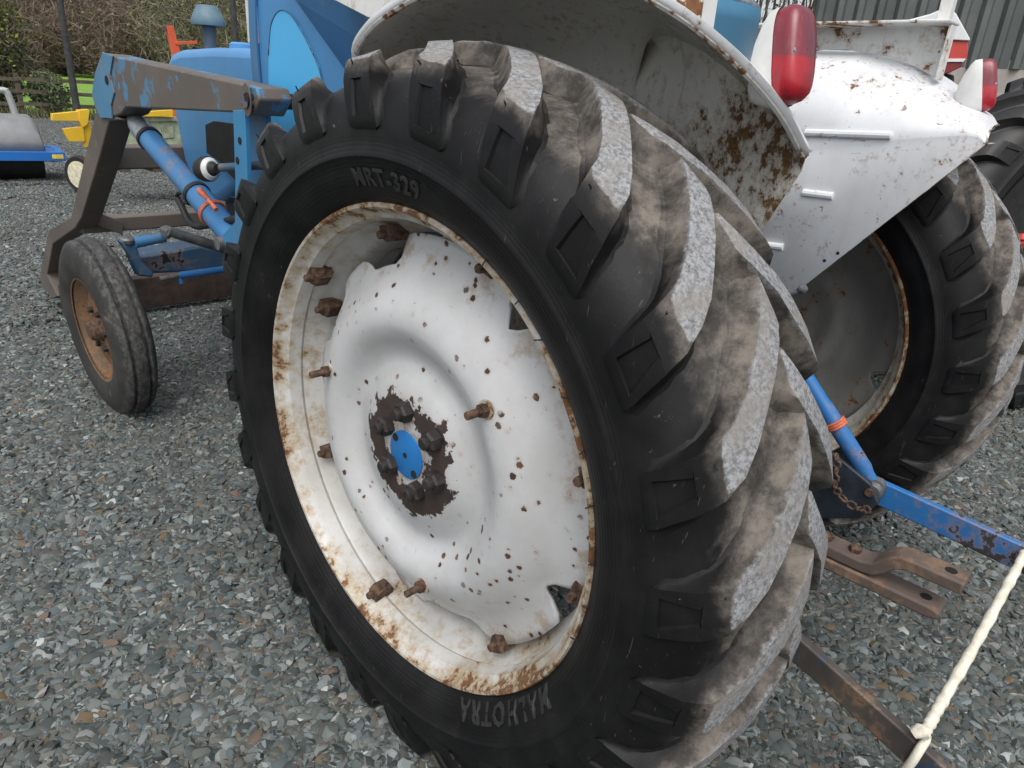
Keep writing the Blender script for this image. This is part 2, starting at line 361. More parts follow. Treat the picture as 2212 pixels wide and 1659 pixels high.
# ------------------------------------------------------------------ tractor wheel (axis = local x, outer side at x = 0)
HZ = .705; TX = .87
tractor = empty('tractor', (TX, 0, 0))
tag(tractor, 'old blue and white tractor with a worn front loader and rusty mudguards', 'tractor')
NL = 24
car = [(.014, .466), (-.004, .484), (-.020, .503), (-.031, .53), (-.0355, .552), (-.0395, .555), (-.0395, .559), (-.0370, .562), (-.038, .585), (-.0345, .613), (-.0225, .642), (-.002, .664), (.036, .687), (.09, .699), (.14, .703)]
def polar(x, r, th): return (x, -r*math.cos(th), r*math.sin(th))      # th 0 = rear, 90 deg = up
def lathe_x(prof, n, close=False, cap=False):
    V = [polar(x, r, 2*PI*k/n) for (x, r) in prof for k in range(n)]; L = len(prof)
    F = [(i*n+k, i*n+(k+1) % n, (i+1) % L*n+(k+1) % n, (i+1) % L*n+k) for i in range(L if close else L-1) for k in range(n)]
    return V, F
tabs = [(R_(81), R_(20)), (R_(17), R_(34)), (R_(-45), R_(17)), (R_(-98), R_(8)), (R_(-142), R_(8)), (R_(171), R_(8)), (R_(130), R_(8))]   # ears of the centre: angle, half width
def dprof(r):
    pr = [(0, .026), (.118, .026), (.135, .031), (.165, .046), (.19, .054), (.212, .047), (.238, .027), (.262, .019), (.29, .024), (.318, .040), (.34, .058), (.358, .073), (.38, .083), (.43, .086)]
    for (a, xa), (b, xb) in zip(pr, pr[1:]):
        if r <= b: t = (r-a)/(b-a); return xa+(xb-xa)*(t*t*(3-2*t)*.5+t*.5)
    return pr[-1][1]
def make_rear_wheel():
    # pressed steel centre with six ears
    nt = 180; rows = []
    rads = [.0, .03, .06, .09, .118, .127, .135, .15, .165, .178, .19, .20, .212, .225, .238, .25, .262, .276, .29, .304, .318, .33, .34, .35]
    for r in rads: rows.append([polar(dprof(r)+0, max(r, .001), 2*PI*k/nt) for k in range(nt)])
    def rout(th):
        s = 0
        for t, hw in tabs:
            d = abs((th-t+PI) % (2*PI)-PI); q = max(0, min(1, (hw+R_(5)-d)/R_(7))); s = max(s, q*q*(3-2*q)*(1 if hw > .2 else .6))
        return .364+.056*s
    for q in (.25, .5, .75, 1):
        rows.append([polar(dprof(.35+(rout(2*PI*k/nt)-.35)*q), .35+(rout(2*PI*k/nt)-.35)*q, 2*PI*k/nt) for k in range(nt)])
    b = B().grid(rows, closed=True)
    w = mesh('rear_wheel', b.V, b.F, [m_wheel], None, smooth=50, local=True, solid=(.007, 0)); w.parent = tractor
    # tyre casing
    pr = car+[(.28-x, r) for x, r in car[::-1][1:]]
    V, F = lathe_x(pr, 168)
    for i, (x, y, z) in enumerate(V):
        if z < -.69: V[i] = (x, y, -.69+(z+.69)*.2)
    mesh('tyre', V, F, m_rubber, w, smooth=50, local=True)
    # raised lettering on the sidewall
    for txt, th0, rad, h in (('MRT-329', R_(89.5), .523, .030), ('MALHOTRA', R_(-46.5), .506, .036)):
        cu = bpy.data.curves.new('t', 'FONT'); cu.body = txt; cu.size = h*1.35; cu.align_x = 'CENTER'; cu.extrude = .0012; cu.resolution_u = 2; cu.space_character = 1.22; cu.offset = .0011
        to = bpy.data.objects.new('t', cu); me = bpy.data.meshes.new_from_object(to); V = []; F = []; k = 0
        for q in me.vertices:
            th = th0-q.co.x/rad; rr = rad+q.co.y-h*.5
            xs = np.interp(rr, [p[1] for p in car[:5]], [p[0] for p in car[:5]]) if rr < .552 else -.036
            V.append(polar(xs-.0016-q.co.z, rr, th))
        F += [[i+k for i in f.vertices] for f in me.polygons]; bpy.data.objects.remove(to); bpy.data.meshes.remove(me)
        lt = mesh('sidewall_lettering', V, F, m_letter, w, smooth=0, local=True)
    # rubber whiskers left by the mould
    wk = B()
    for a in np.arange(-14, 70, 9.7):
        th = R_(a+random.uniform(-1.5, 1.5)); p0 = polar(-.006, .486, th); p1 = polar(-.012, .478+random.uniform(-.004, .004), th+random.uniform(-.012, .012)); wk.tube([p0, p1], .0012, 5)
    for k in range(NL):
        th = R_(6.5+15*k); p0 = polar(-.014, .694, th+.03); wk.tube([p0, polar(-.026, .703, th+.03+random.uniform(-.02, .02))], .0013, 5)
    wk.build('mould_whiskers', m_black, w, local=True)['kind'] = 'stuff'
    # rim
    rp = [(.002, .4800), (-.004, .4765), (-.003, .471), (.006, .4655), (.018, .4600), (.024, .4515), (.040, .4485), (.052, .4465), (.060, .4515), (.068, .4465), (.088, .443), (.104, .430), (.118, .419), (.165, .419), (.178, .430), (.192, .443),
          (.225, .4465), (.25, .449), (.262, .460), (.274, .4655), (.283, .471), (.284, .4765), (.278, .480), (.27, .472), (.25, .458), (.20, .452), (.17, .428), (.11, .428), (.08, .452), (.03, .458), (.012, .472)]
    V, F = lathe_x(rp, 144, True); mesh('rim', V, F, m_rim, w, smooth=40, local=True)
    # hub cap, nuts, studs
    b = B().lathe([(0, .05), (.006, .05), (.0075, .047), (.0075, 0.0005)], (0.026, 0, 0), (-1, 0, 0), 40); hc = b.build('hub_cap', m_capblue, w, local=True)
    for (yy, zz, rr) in ((.03, .028, .008), (-.028, -.03, .008), (0, .0, .0055)): B().lathe([(0, rr), (.0022, rr), (.0022, .0004)], (.019, yy, zz), (-1, 0, 0), 14).build('hub_cap_hole', m_black, w, local=True)
    nb = B()
    nb.lathe([(0, .021), (.003, .021)], (0, 0, 0), (-1, 0, 0), 20)
    nb.lathe([(.003, .0185), (.018, .018), (.022, .0145)], (0, 0, 0), (-1, 0, 0), 6); nb.lathe([(.02, .0115), (.029, .011), (.031, .008)], (0, 0, 0), (-1, 0, 0), 14)
    n0 = None
    for (u, v_) in ((865, 893), (825, 922), (925, 955), (835, 1005), (890, 1065), (933, 1043)):
        p = at(u, v_, 'x', .006); q = (0.027, p[1]-0, p[2]-HZ)
        if n0 is None: n0 = mesh('wheel_nut', nb.V, nb.F, m_darkbolt, w, smooth=30, local=True); o = n0
        else: o = n0.copy(); col.objects.link(o)
        o.parent = w; o.location = q; o.rotation_euler = (random.uniform(0, 1), 0, 0); o.scale = (1.2, 1.15, 1.15)
    sb = B(); sb.lathe([(.0, .017), (.004, .017)], (0, 0, 0), (-1, 0, 0), 18, 1); sb.lathe([(.004, .0125), (.016, .0125)], (0, 0, 0), (-1, 0, 0), 6); sb.lathe([(.016, .0075), (.045, .0075), (.046, .006)], (0, 0, 0), (-1, 0, 0), 12)
    s0 = None
    for a in (160.7, 39.2, -77.3):
        th = R_(a); q = polar(dprof(.281)-.003, .281, th)
        if s0 is None: s0 = mesh('wheel_stud', sb.V, sb.F, [m_rustbolt, m_rim], w, smooth=30, local=True, mi=sb.M); o = s0
        else: o = s0.copy(); col.objects.link(o)
        o.parent = w; o.location = q
    # rail clamps welded inside the rim
    cb = B(); cb.prism([(-.03, -.022), (.03, -.022), (.03, .006), (.018, .022), (-.018, .022), (-.03, .006)], 'y', -.021, .021)
    cb.lathe([(0, .012), (.018, .012)], (-.03, 0, .002), (-1, 0, 0), 6)
    c0 = None
    for a, x, r in ((140, .05, .437), (108, .092, .424), (152, .092, .418), (204, .09, .42), (253, .05, .437), (304, .088, .414), (344, .09, .42), (70, .092, .42), (17, .06, .435)):
        th = R_(a); q = polar(x, r, th)
        if c0 is None: c0 = mesh('rim_clamp', cb.V, cb.F, m_rustbolt, w, smooth=30, local=True, bevel=.0015); o = c0
        else: o = c0.copy(); col.objects.link(o)
        # local z points to the axle
        o.parent = w; o.location = q; o.rotation_euler = (-th+PI/2+PI+random.uniform(-.15, .15), 0, 0); o.scale = (.8, .72, .72)
    # tread bars
    st = [  # outer x, r, casing x, r, half width, lean, recess depth
        (-.0345, .5920, -.0340, .600, .022, -3.2, 0), (-.0400, .6000, -.0345, .606, .036, -3.0, 0), (-.0405, .6090, -.0345, .613, .038, -2.7, 0), (-.0402, .6160, -.0330, .617, .038, -2.5, 0),
        (-.0400, .6175, -.0327, .618, .038, -2.5, 1), (-.0370, .6480, -.0225, .642, .037, -1.5, 1), (-.0320, .6720, -.010, .657, .036, -.8, 1), (-.0312, .6738, -.009, .658, .036, -.7, 0), (-.0250, .6880, .000, .665, .035, -.2, 0), (-.0160, .7020, .010, .672, .035, .4, 0),
        (-.0060, .7080, .016, .676, .034, 1.0, 0), (.012, .7150, .026, .682, .033, 2.0, 0), (.04, .7240, .045, .690, .032, 4.2, 0), (.07, .7310, .072, .696, .031, 7.0, 0), (.10, .7360, .10, .700, .031, 9.9, 0), (.128, .7385, .125, .7025, .032, 12.7, 0), (.146, .7385, .142, .703, .033, 14.6, 0), (.153, .7345, .156, .7025, .031, 15.2, 0), (.170, .708, .174, .7015, .024, 16.6, 0)]
    cols_ = [-1.95, -1.50, -1.20, -1, -.66, -.56, .56, .66, 1, 1.20, 1.50, 1.95]; hts = [-.04, .07, .40, 1, 1, 1, 1, 1, 1, .40, .07, -.04]
    def lugmesh(name, ph, mirror, mseed):
        rg = np.random.default_rng(mseed); rows = []
        for (xo, ro, xc, rc, hw, ln, rec) in st:
            row = []
            for j, (cc, h) in enumerate(zip(cols_, hts)):
                x = xc+(xo-xc)*h; r = rc+(ro-rc)*h
                k = cc
                if abs(cc) <= .66 and rec: 
                    t = (ro-.62)/.05; k = cc*(1-.48*max(0, min(1, t)))
                if abs(cc) == .56 and rec: x += .0045; r -= .001
                if abs(cc) > 1: k = math.copysign(1+(abs(cc)-1)*(.40+.60*max(0, min(1, (xo+.035)/.075))), cc)
                if h == 1 and abs(cc) == 1 and xo > -.01: r += rg.normal(0, .0008); k += rg.normal(0, .025)
                th = R_(ln)+k*hw/r
                row.append(polar(.28-x if mirror else x, r, th+ph))
            rows.append(row)
        b = B().grid(rows)
        o = mesh(name, b.V, b.F, m_lug, w, smooth=32, local=True)
        wv_ = []
        for i in range(len(st)):
            fi = max(0, min(1, (i-8.6)/1.6)) if i < 12 else max(0, min(1, (17.2-i)/1.2))
            for cc, h in zip(cols_, hts): wv_.append((1. if abs(cc) < .9 else .55 if h == 1 else 0.)*fi)
        at_ = o.data.attributes.new('worn', 'FLOAT', 'POINT'); at_.data.foreach_set('value', wv_)
        return o
    base = [[lugmesh('tread_lug', 0, mi_, 11+q+9*mi_) for q in range(2)] for mi_ in (False, True)]
    used = set()
    for mi_ in (0, 1):
        for k in range(NL):
            src = base[mi_][k % 2]; th = R_(6.5+15*k+(7.5 if mi_ else 0))
            if src in used: o = src.copy(); col.objects.link(o); o.parent = w
            else: o = src; used.add(src)
            o.rotation_euler = (-th, 0, 0)
    return w
N = NT('letter_rubber'); m_letter = N.fin(N.mix(N.step(N.noise(40, 5, .6), .35, .65), (.012, .012, .012), (.026, .026, .025)), .7)
rw = make_rear_wheel(); rw.location = (0-TX, 0, HZ)
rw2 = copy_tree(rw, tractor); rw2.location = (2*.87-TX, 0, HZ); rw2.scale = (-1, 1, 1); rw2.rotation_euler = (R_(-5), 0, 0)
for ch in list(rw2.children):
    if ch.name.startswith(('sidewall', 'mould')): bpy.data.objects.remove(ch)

m_wheelback = paint('wheel_back_shaded_dirty', (.27, .27, .255), .45, 30, None, .7, .7, .4)  # greyer than the near wheel: mudguard shade put into the paint, besides grime
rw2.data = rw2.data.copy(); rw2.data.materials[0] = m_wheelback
# ------------------------------------------------------------------ tractor body materials
m_white = paint('fender_white', (.74, .755, .77), .36, 52, None, .12, .35, .45, scratch=.3)
m_whiterust = paint('bracket_white', (.74, .74, .72), .55, 22, None, .3, .5, .4)
N = NT('fender_underside'); X = N.xyz(); v = N.obj()
c = N.mix(N.step(N.noise(6, 6, .6), .3, .7), (.80, .79, .75), (.68, .67, .63))
low = N.math('ADD', N.step(X[2], 1.50, 1.22), N.math('MULTIPLY', N.step(X[1], -.12, -.45), .55))
f = N.math('ADD', N.math('MULTIPLY', N.noise(60, 8, .75, N.vec(None, (1, 1, .7))), .72), N.math('ADD', N.math('MULTIPLY', N.noise(7, 4, .6), .36), N.math('MULTIPLY', low, .095)))
c = N.mix(N.step(f, .55, .71, 0, .7), c, (.34, .26, .15)); m = N.step(f, .672, .71); c = N.mix(m, c, N.ramp(N.noise(50, 6, .7), [(.25, (.06, .028, .018)), (.5, (.17, .085, .032)), (.75, (.28, .19, .06))]))
N.bump(N.math('SUBTRACT', N.math('MULTIPLY', N.noise(120, 4, .6), .3), m), .5, .0015); m_under = N.fin(c, .75)
m_lip = paint('fender_lip', (.60, .60, .58), .66, 60, None, .5, .5, .4)
m_blue = paint('tractor_blue', (.05, .18, .37), .30, 24, (.03, .03, .03), .30, .42)
m_bluelight = paint('fresh_sky_blue', (.075, .43, .78), .10, 40, (.06, .06, .06), .05, .4, 0, .05)
m_bluemid = paint('panel_blue', (.06, .24, .50), .22, 26, (.08, .06, .05), .15, .42)
m_bluedeep = paint('cab_deep_blue', (.025, .145, .36), .25, 24, (.05, .04, .04), .12, .4)
m_bluehood = paint('hood_blue', (.085, .28, .56), .12, 22, (.05, .05, .05), .10, .33)
m_bluelink = paint('link_blue', (.022, .15, .40), .50, 26, (.045, .04, .036), .2, .5)
m_bluegrease = paint('greasy_blue', (.03, .09, .17), .55, 20, (.014, .014, .014), .6, .5)
m_darkblue = plain('oily_engine_blue', (.016, .024, .035), .6, 0, .5, 14, .4)
m_arm = paint('worn_loader_brown', (.135, .115, .10), .28, 22, (.20, .17, .145), .4, .6, 0, .2, 0, .26, (.07, .20, .34))
m_armdark = paint('worn_loader_primer', (.125, .105, .092), .2, 22, (.19, .16, .135), .4, .6, 0, .2)
m_rustiron = paint('bare_rusty_iron', (.13, .095, .08), .55, 26, (.23, .17, .135), .45, .75, 0, .3)
m_linkdark = paint('dirty_link_steel', (.055, .045, .042), .45, 22, (.12, .085, .07), .4, .6, 0, .3, 0, .16, (.015, .035, .075))
m_silver = plain('dull_steel', (.32, .35, .38), .4, .6, .3, 30, .2)
m_greyrod = plain('grey_greasy_steel', (.12, .125, .125), .5, .3, .45, 26, .4)
m_hole = plain('dark_hole', (.006, .006, .006), .9)
N = NT('red_lens'); X = N.xyz(); v = N.obj()
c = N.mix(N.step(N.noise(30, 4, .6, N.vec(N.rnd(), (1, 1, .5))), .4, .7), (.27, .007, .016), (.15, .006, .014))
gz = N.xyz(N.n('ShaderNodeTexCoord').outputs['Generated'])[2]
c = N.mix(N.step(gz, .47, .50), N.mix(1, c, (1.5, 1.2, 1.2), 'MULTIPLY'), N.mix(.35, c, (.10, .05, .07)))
c = N.mix(N.step(N.noise(60, 6, .7, N.vec(N.rnd(), (1, 1, .3))), .55, .8, 0, .35), c, (.32, .2, .2))
N.bump(N.noise(240, 2, .5, N.vec(None, (1, .2, .2))), .25, .001); m_lens = N.fin(c, .34, 0, .5); N.b.inputs['Coat Weight'].default_value = .3
m_lamp = plain('lamp_white', (.66, .66, .64), .45, 0, .08, 20, .1)

def side(ax, val, pts): return [tuple(np.delete(at(u, v_, ax, val), 'xyz'.index(ax))) for u, v_ in pts]

# ------------------------------------------------------------------ mudguards
FS = [  # lip x, y, z of the near guard
    (.37, .450, 1.20), (.26, .41, 1.33), (.155, .345, 1.415), (.12, .25, 1.468), (.115, .13, 1.51), (.115, -.01, 1.538), (.115, -.16, 1.545),
    (.12, -.28, 1.530), (.14, -.375, 1.498), (.18, -.455, 1.448), (.25, -.515, 1.380), (.33, -.535, 1.316)]
FB = [(.46, .78), (.46, .78), (.40, .78), (.30, .78), (.18, .78), (.06, .78), (-.06, .78), (-.17, .90), (-.25, 1.00), (-.33, 1.09), (-.405, 1.18), (-.465, 1.245)]
ZRT = [(.5, 1.20), (.45, 1.20), (.41, 1.33), (.345, 1.415), (.25, 1.468), (.13, 1.51), (-.01, 1.553), (-.16, 1.550), (-.28, 1.518), (-.37, 1.474), (-.445, 1.42), (-.50, 1.395), (-.522, 1.375)][::-1]
def ZR(y, z): return float(np.interp(y, [a for a, _ in ZRT], [b_ for _, b_ in ZRT]))
def fender(right):
    S = spline([(*a, *b_) for a, b_ in zip(FS, FB)], 5); rows = []; IN = .46
    fx = (lambda x: 2*TX-x) if right else (lambda x: x)
    for s in S:
        lx, ly, lz, by, bz = s
        if right: bz += .06*max(0, min(1, (bz-.9)/.4))
        row = []
        if right: lz = ZR(s[1], s[2])
        cy_, cz = ly, lz
        dy, dz = cy_-(-.05), cz-.95; L = math.hypot(dy, dz); ny, nz = dy/L, dz/L
        # rolled edge
        for a in range(6):
            t = -PI*.9+a*PI*.9/5*1.2; row.append((lx-.001+.007*math.cos(t)*-1, ly+ny*.007*math.sin(t)-ny*.004, lz+nz*.007*math.sin(t)-nz*.004))
        # the skin runs level from the edge, then rolls over into the upright inner panel
        wg = max(0, min(1, (-ly-.12)/.36)); wg = wg*wg*(3-2*wg); Dp = (.205 if right else .19)*min(1, (IN-lx)/.3)+.004
        E = np.array([ly-ny*Dp*1.05, lz-nz*Dp*1.05])
        if right:
            w2 = max(0, min(1, (-ly-.30)/.22)); w2 = w2*w2*(3-2*w2); pu, pv_ = pix((fx(lx), ly, lz)); E = E*(1-w2)+at(pu-24, pv_+44, 'x', fx(IN))[1:]*w2
        else:      # the tail of the near guard tucks in behind its edge
            pu, pv_ = pix((lx, ly, lz)); E = E*(1-wg)+at(pu-22, pv_+42, 'x', IN)[1:]*wg
        for q in (.06, .16, .28, .40, .52, .63, .73, .82, .89, .94, .97, .985, .995, 1):
            f_ = 1-math.sqrt(max(0, 1-q**2.2)); fy_ = (f_*(1-w2)+q**1.5*w2) if right else f_*(1-wg)+q*wg
            row.append((lx+(IN-lx)*q, ly+(E[0]-ly)*fy_, lz+(E[1]-lz)*f_))
        rows.append([(fx(p[0]), p[1], p[2]) for p in row])
    b = B().grid(rows); w_ = len(rows[0]); K = len(b.V)
    # flat inner panel: top edge is the end of the roll, straight cut from the tail down to the foot plate
    zb = rows[-1][-1][2]
    b.V += ([] if right else [(fx(IN), *at(u, v_, 'x', IN)[1:]) for u, v_ in ((1690, 430), (1640, 506))])+[(fx(IN), -.10, .78), (fx(IN), .46, .78)]
    b.F.append([i*w_+w_-1 for i in range(len(rows))]+list(range(K, len(b.V)))); b.M = [0]*len(b.F)
    o = mesh('mudguard', b.V, b.F, [m_under, m_white, m_lip], tractor, smooth=60, solid=(.0035, 1), mi=b.M)
    # which skin faces the wheel: make face normals point to the wheel first
    me = o.data; bm = bmesh.new(); bm.from_mesh(me); bm.faces.ensure_lookup_table(); bmesh.ops.recalc_face_normals(bm, faces=bm.faces)
    mid = bm.faces[len(bm.faces)//2]; cen = Vector((fx(.28)-TX, -.05, 1.0))
    if (cen-mid.calc_center_median()).dot(mid.normal) < 0: bmesh.ops.reverse_faces(bm, faces=bm.faces)
    bm.to_mesh(me); bm.free(); me.polygons.foreach_set('use_smooth', [True]*len(me.polygons))
    me.polygons.foreach_set('material_index', [0]*len(me.polygons))
    # painted rolled edge as its own strip
    e = B(); path = [r_[2] for r_ in rows]; e.tube(path, .0062, 8); e.build('rolled_edge', m_lip, o)
    return o, rows
gl, rl = fender(False); gr_, rrw = fender(True)
# pressed ribs on the far guard, strap and holes on the near one
for k, pts in enumerate((((1740, 287), (1925, 293)), ((1735, 416), (1800, 424)), ((1638, 527), (1692, 534)))):
    x = 2*TX-.46-.001; a, b2 = at(*pts[0], 'x', x), at(*pts[1], 'x', x); b = B(); b.tube([a+(a-b2)*.02, a, b2, b2+(b2-a)*.02], [.002, .0105, .0105, .002], 10)
    b.build('pressed_rib', m_white, gr_)
def strip_on(pts, wdt, x, name, mat, par, th=.006):
    L = []; Rr = []
    P = [at(u, v_, 'x', x) for u, v_ in pts]; S = spline(P, 6)
    for i, p in enumerate(S):
        t = np.array(S[min(i+1, len(S)-1)])-np.array(S[max(i-1, 0)]); t /= np.linalg.norm(t); n = np.cross(t, (1, 0, 0))
        L.append([p+n*wdt/2, p+n*wdt*.42+np.array([-th, 0, 0]), p-n*wdt*.42+np.array([-th, 0, 0]), p-n*wdt/2])
    b = B().grid(L); return b.build(name, mat, par, smooth=40)
strip_on([(1400, 40), (1450, 100), (1462, 170), (1440, 262)], .040, .4585, 'guard_strap', m_under, gl)
strip_on([(985, 22), (1045, 60), (1068, 112), (1066, 130)], .018, .4585, 'pressed_bead', m_under, gl, .004)
for u, v_, rr in ((805, 103, .014), (852, 38, .010), (1318, 186, .0125), (1335, 45, .006)):
    p = at(u, v_, 'x', .4572); B().lathe([(0, rr), (.0025, rr*.98), (.0025, .0003)], p, (-1, 0, 0), 16).build('punched_hole', m_hole, gl)
for u, v_ in ((1810, 547), (1781, 563)):
    p = at(u, v_, 'x', 2*TX-.4625); B().lathe([(0, .0045), (.001, .0045), (.001, .0002)], p, (-1, 0, 0), 10).build('punched_hole', m_hole, gr_)

# cab rail brackets on both guards
def rail(right):
    fx = (lambda x: 2*TX-x) if right else (lambda x: x); dz = .035 if right else 0; sg = -1 if right else 1
    x0 = .245; b = B()
    zt = 1.592+dz*.3
    zf = (lambda y: ZR(y, 0)-.004) if right else (lambda y: float(np.interp(y-.05*max(0, min(1, -y/.3)), [s[1] for s in FS[::-1]], [s[2] for s in FS[::-1]]))-.004) if True else 0
    ye = -.36 if right else -.372
    poly = [(.62, zt), (ye, zt)]+[(y, zf(y)) for y in (ye, -.30, -.22, -.1, .0, .1, .2)]+[(.43, 1.500), (.55, 1.535), (.62, 1.55)]
    xa, xb = sorted((fx(x0), fx(x0+.006))); b.prism(poly, 'x', xa, xb); web = b.build('rail_web', m_whiterust, tractor, bevel=.001)
    b = B(); xa, xb = sorted((fx(x0-.004), fx(x0+.085))); b.box((xa, -.37, zt+.001), (xb, .64, zt+.008)); b.build('rail_flange', m_whiterust, tractor, bevel=.002)
    xa, xb = sorted((fx(x0+.007), fx(x0+.05))); b = B().box((xa, -.368, zf(-.36)), (xb, -.361, zt)); b.build('rail_end_plate', m_whiterust, tractor, bevel=.001)
    xa, xb = sorted((fx(x0-.034), fx(x0-.001))); b = B().box((xa, -.342, 1.50), (xb, -.312, 1.95)); p_ = b.build('cab_post', m_whiterust, tractor, bevel=.002)
    if not right: bpy.data.objects.remove(p_)
    else:
        p_.location.x += 0
rail(False); rail(True)
# pillars of the missing cab at the front
pA = at(540, 30, 'x', .45); B().box((.445, pA[1]-.012, 1.47), (.475, pA[1]+.02, 1.95)).build('cab_pillar', m_whiterust, tractor, bevel=.003)

# tail lights
def tail(c, yaw, tilt, k):
    lens = []; hous = []
    M_ = Matrix.Translation(Vector(c)) @ Matrix.Rotation(yaw, 4, 'Z') @ Matrix.Rotation(tilt, 4, 'X') @ Matrix.Rotation(R_(7), 4, 'Y')
    def ring(y, sx, sz, p=3.2, n=36, dz=0):
        out = []
        for i in range(n):
            t = 2*PI*i/n; ct, s_ = math.cos(t), math.sin(t)
            out.append(M_ @ Vector((k*sx*math.copysign(abs(ct)**(2/p), ct), k*y, k*(dz+sz*math.copysign(abs(s_)**(2/p), s_)))))
        return out
    b = B().grid([ring(0, .030, .064), ring(-.004, .030, .064), ring(-.018, .0295, .063), ring(-.027, .027, .058), ring(-.032, .021, .048), ring(-.034, .010, .02), ring(-.034, .0005, .001)], closed=True)
    h = B().grid([ring(-.001, .031, .0655), ring(.014, .0315, .066), ring(.024, .029, .060, dz=-.003), ring(.038, .024, .047, dz=-.010), ring(.050, .016, .032, dz=-.018), ring(.057, .008, .014, dz=-.022), ring(.058, .0005, .001, dz=-.022)], closed=True)
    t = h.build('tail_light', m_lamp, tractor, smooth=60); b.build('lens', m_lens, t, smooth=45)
    for s_ in (-1, 1):
        q = M_ @ Vector((k*.021*s_, -k*.029, k*(-.004))); B().lathe([(0, .0035), (.0025, .003), (.003, .0003)], q, M_.to_3x3() @ Vector((0, -1, 0)), 10).build('lens_screw', m_silver, t)
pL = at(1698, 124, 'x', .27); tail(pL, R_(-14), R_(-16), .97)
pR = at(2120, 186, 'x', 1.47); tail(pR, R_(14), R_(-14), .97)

# ------------------------------------------------------------------ cab side panels (blue)
X0 = .45
def pane(name, pts, mat, x, th=.004, par=tractor, bevel=0):
    return B().prism([tuple(at(u, v_, 'x', x)[1:]) for u, v_ in pts], 'x', x, x+th).build(name, mat, par, bevel=bevel, smooth=30)
cp = pane('cab_side_panel', [(552, -40), (596, -60), (640, 0), (772, 186), (800, 420), (760, 700), (600, 700), (590, 560), (580, 330), (562, 120)], m_bluemid, X0)
tear = [(588, 560), (584, 420), (580, 250), (580, 120), (584, 62), (592, 36), (606, 22), (626, 30), (648, 62), (668, 100), (686, 140), (695, 175), (697, 205), (692, 240), (682, 290), (672, 420), (668, 640), (600, 640)]
pane('sky_blue_insert', tear, m_bluelight, X0-.0045, .0035, cp)
# raised moulding strip round the insert
tp = [at(u, v_, 'x', X0-.005) for u, v_ in tear[3:14]]
B().tube(spline(tp, 4), .0016, 6).build('insert_seal', m_bluegrease, cp)
f0 = [at(546, -30, 'x', X0-.004), at(552, 120, 'x', X0-.004), at(570, 330, 'x', X0-.004), at(586, 560, 'x', X0-.004), at(592, 640, 'x', X0-.004)]
b = B(); b.grid([[p+np.array([0, -.022, 0]), p+np.array([-.006, -.022, 0]), p+np.array([-.006, .022, 0]), p+np.array([0.03, .022, 0])] for p in spline(f0, 3)]); b.build('front_edge_strip', m_blue, cp, smooth=20)
b = B(); a1, a2, a3, a4 = at(640, 0, 'x', X0-.003), at(772, 186, 'x', X0-.003), at(835, 120, 'x', .335), at(740, -60, 'x', .335)
a5 = at(600, -60, 'x', X0-.003)
b.add([a5, a1, a2, a3, a4], [(0, 1, 2, 3, 4)]); mesh('sloping_cab_panel', b.V, b.F, m_bluedeep, tractor, smooth=0, solid=(.003, 0))

# ------------------------------------------------------------------ hood, engine, seat
hp = [(360, 128), (356, 150), (362, 190), (374, 242), (396, 350), (428, 428), (470, 436), (520, 395), (640, 330), (700, 200), (640, 112), (560, 104), (455, 101), (385, 106), (366, 114)]
b = B().prism([tuple(at(u, v_, 'x', .62)[1:]) for u, v_ in hp], 'x', .62, 1.12); hood = b.build('hood', m_bluehood, tractor, bevel=.035, seg=4)
b = B(); p = at(500, 188, 'x', .618); B().tube([at(365, 168, 'x', .621), at(560, 192, 'x', .621)], .004, 6).build('hood_seam', m_bluelight, hood)
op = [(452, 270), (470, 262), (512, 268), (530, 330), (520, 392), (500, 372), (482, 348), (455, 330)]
B().prism([tuple(at(u, v_, 'x', .617)[1:]) for u, v_ in op], 'x', .600, .6185).build('engine_opening_shade', m_black, hood)  # black plate puts the recess's shade on the solid hood side
p = at(525, 101, 'x', .80); B().lathe([(-.03, .055), (.012, .055), (.02, .045), (.022, .0005)], (p[0], p[1], 1.485), (0, 0, 1), 24).build('filler_cap', m_bluehood, hood)
s_ = B(); c0_ = at(455, 100, 'x', .87)
ps = s_.lathe([(1.42, .030), (1.60, .030)], (c0_[0], c0_[1], 0), (0, 0, 1), 20).build('air_intake_pipe', m_bluegrease, tractor)
s_ = B().lathe([(1.585, .060), (1.583, .074), (1.600, .078), (1.625, .068), (1.662, .048), (1.668, .042), (1.668, .0005)], (c0_[0], c0_[1], 0), (0, 0, 1), 28); s_.build('air_intake_cap', plain('slate_blue_cap', (.10, .17, .21), .55, 0, .2, 20, .2), ps)
B().box((.70, .35, .50), (1.04, 2.25, 1.02)).build('engine_block', m_darkblue, tractor, bevel=.03)
B().box((.70, -.22, .42), (1.04, .38, .98)).build('transmission', m_darkblue, tractor, bevel=.04)
B().lathe([(.32, .085), (.42, .095), (.56, .10), (.70, .15), (1.04, .15), (1.18, .10), (1.32, .095), (1.42, .085)], (0, 0, HZ), (1, 0, 0), 28).build('rear_axle', m_darkblue, tractor)
for sgn in (-1, 1):
    B().lathe([(0, .065), (.03, .075), (.115, .075), (.118, .12), (.14, .12)], (TX+sgn*.54, 0, HZ), (sgn, 0, 0), 28).build('axle_flange', m_bluegrease, tractor)
B().box((.50, .30, .58), (.70, 1.20, .62)).build('foot_plate', m_bluegrease, tractor, bevel=.004); B().box((1.04, .30, .58), (1.24, 1.20, .62)).build('foot_plate', m_bluegrease, tractor, bevel=.004)
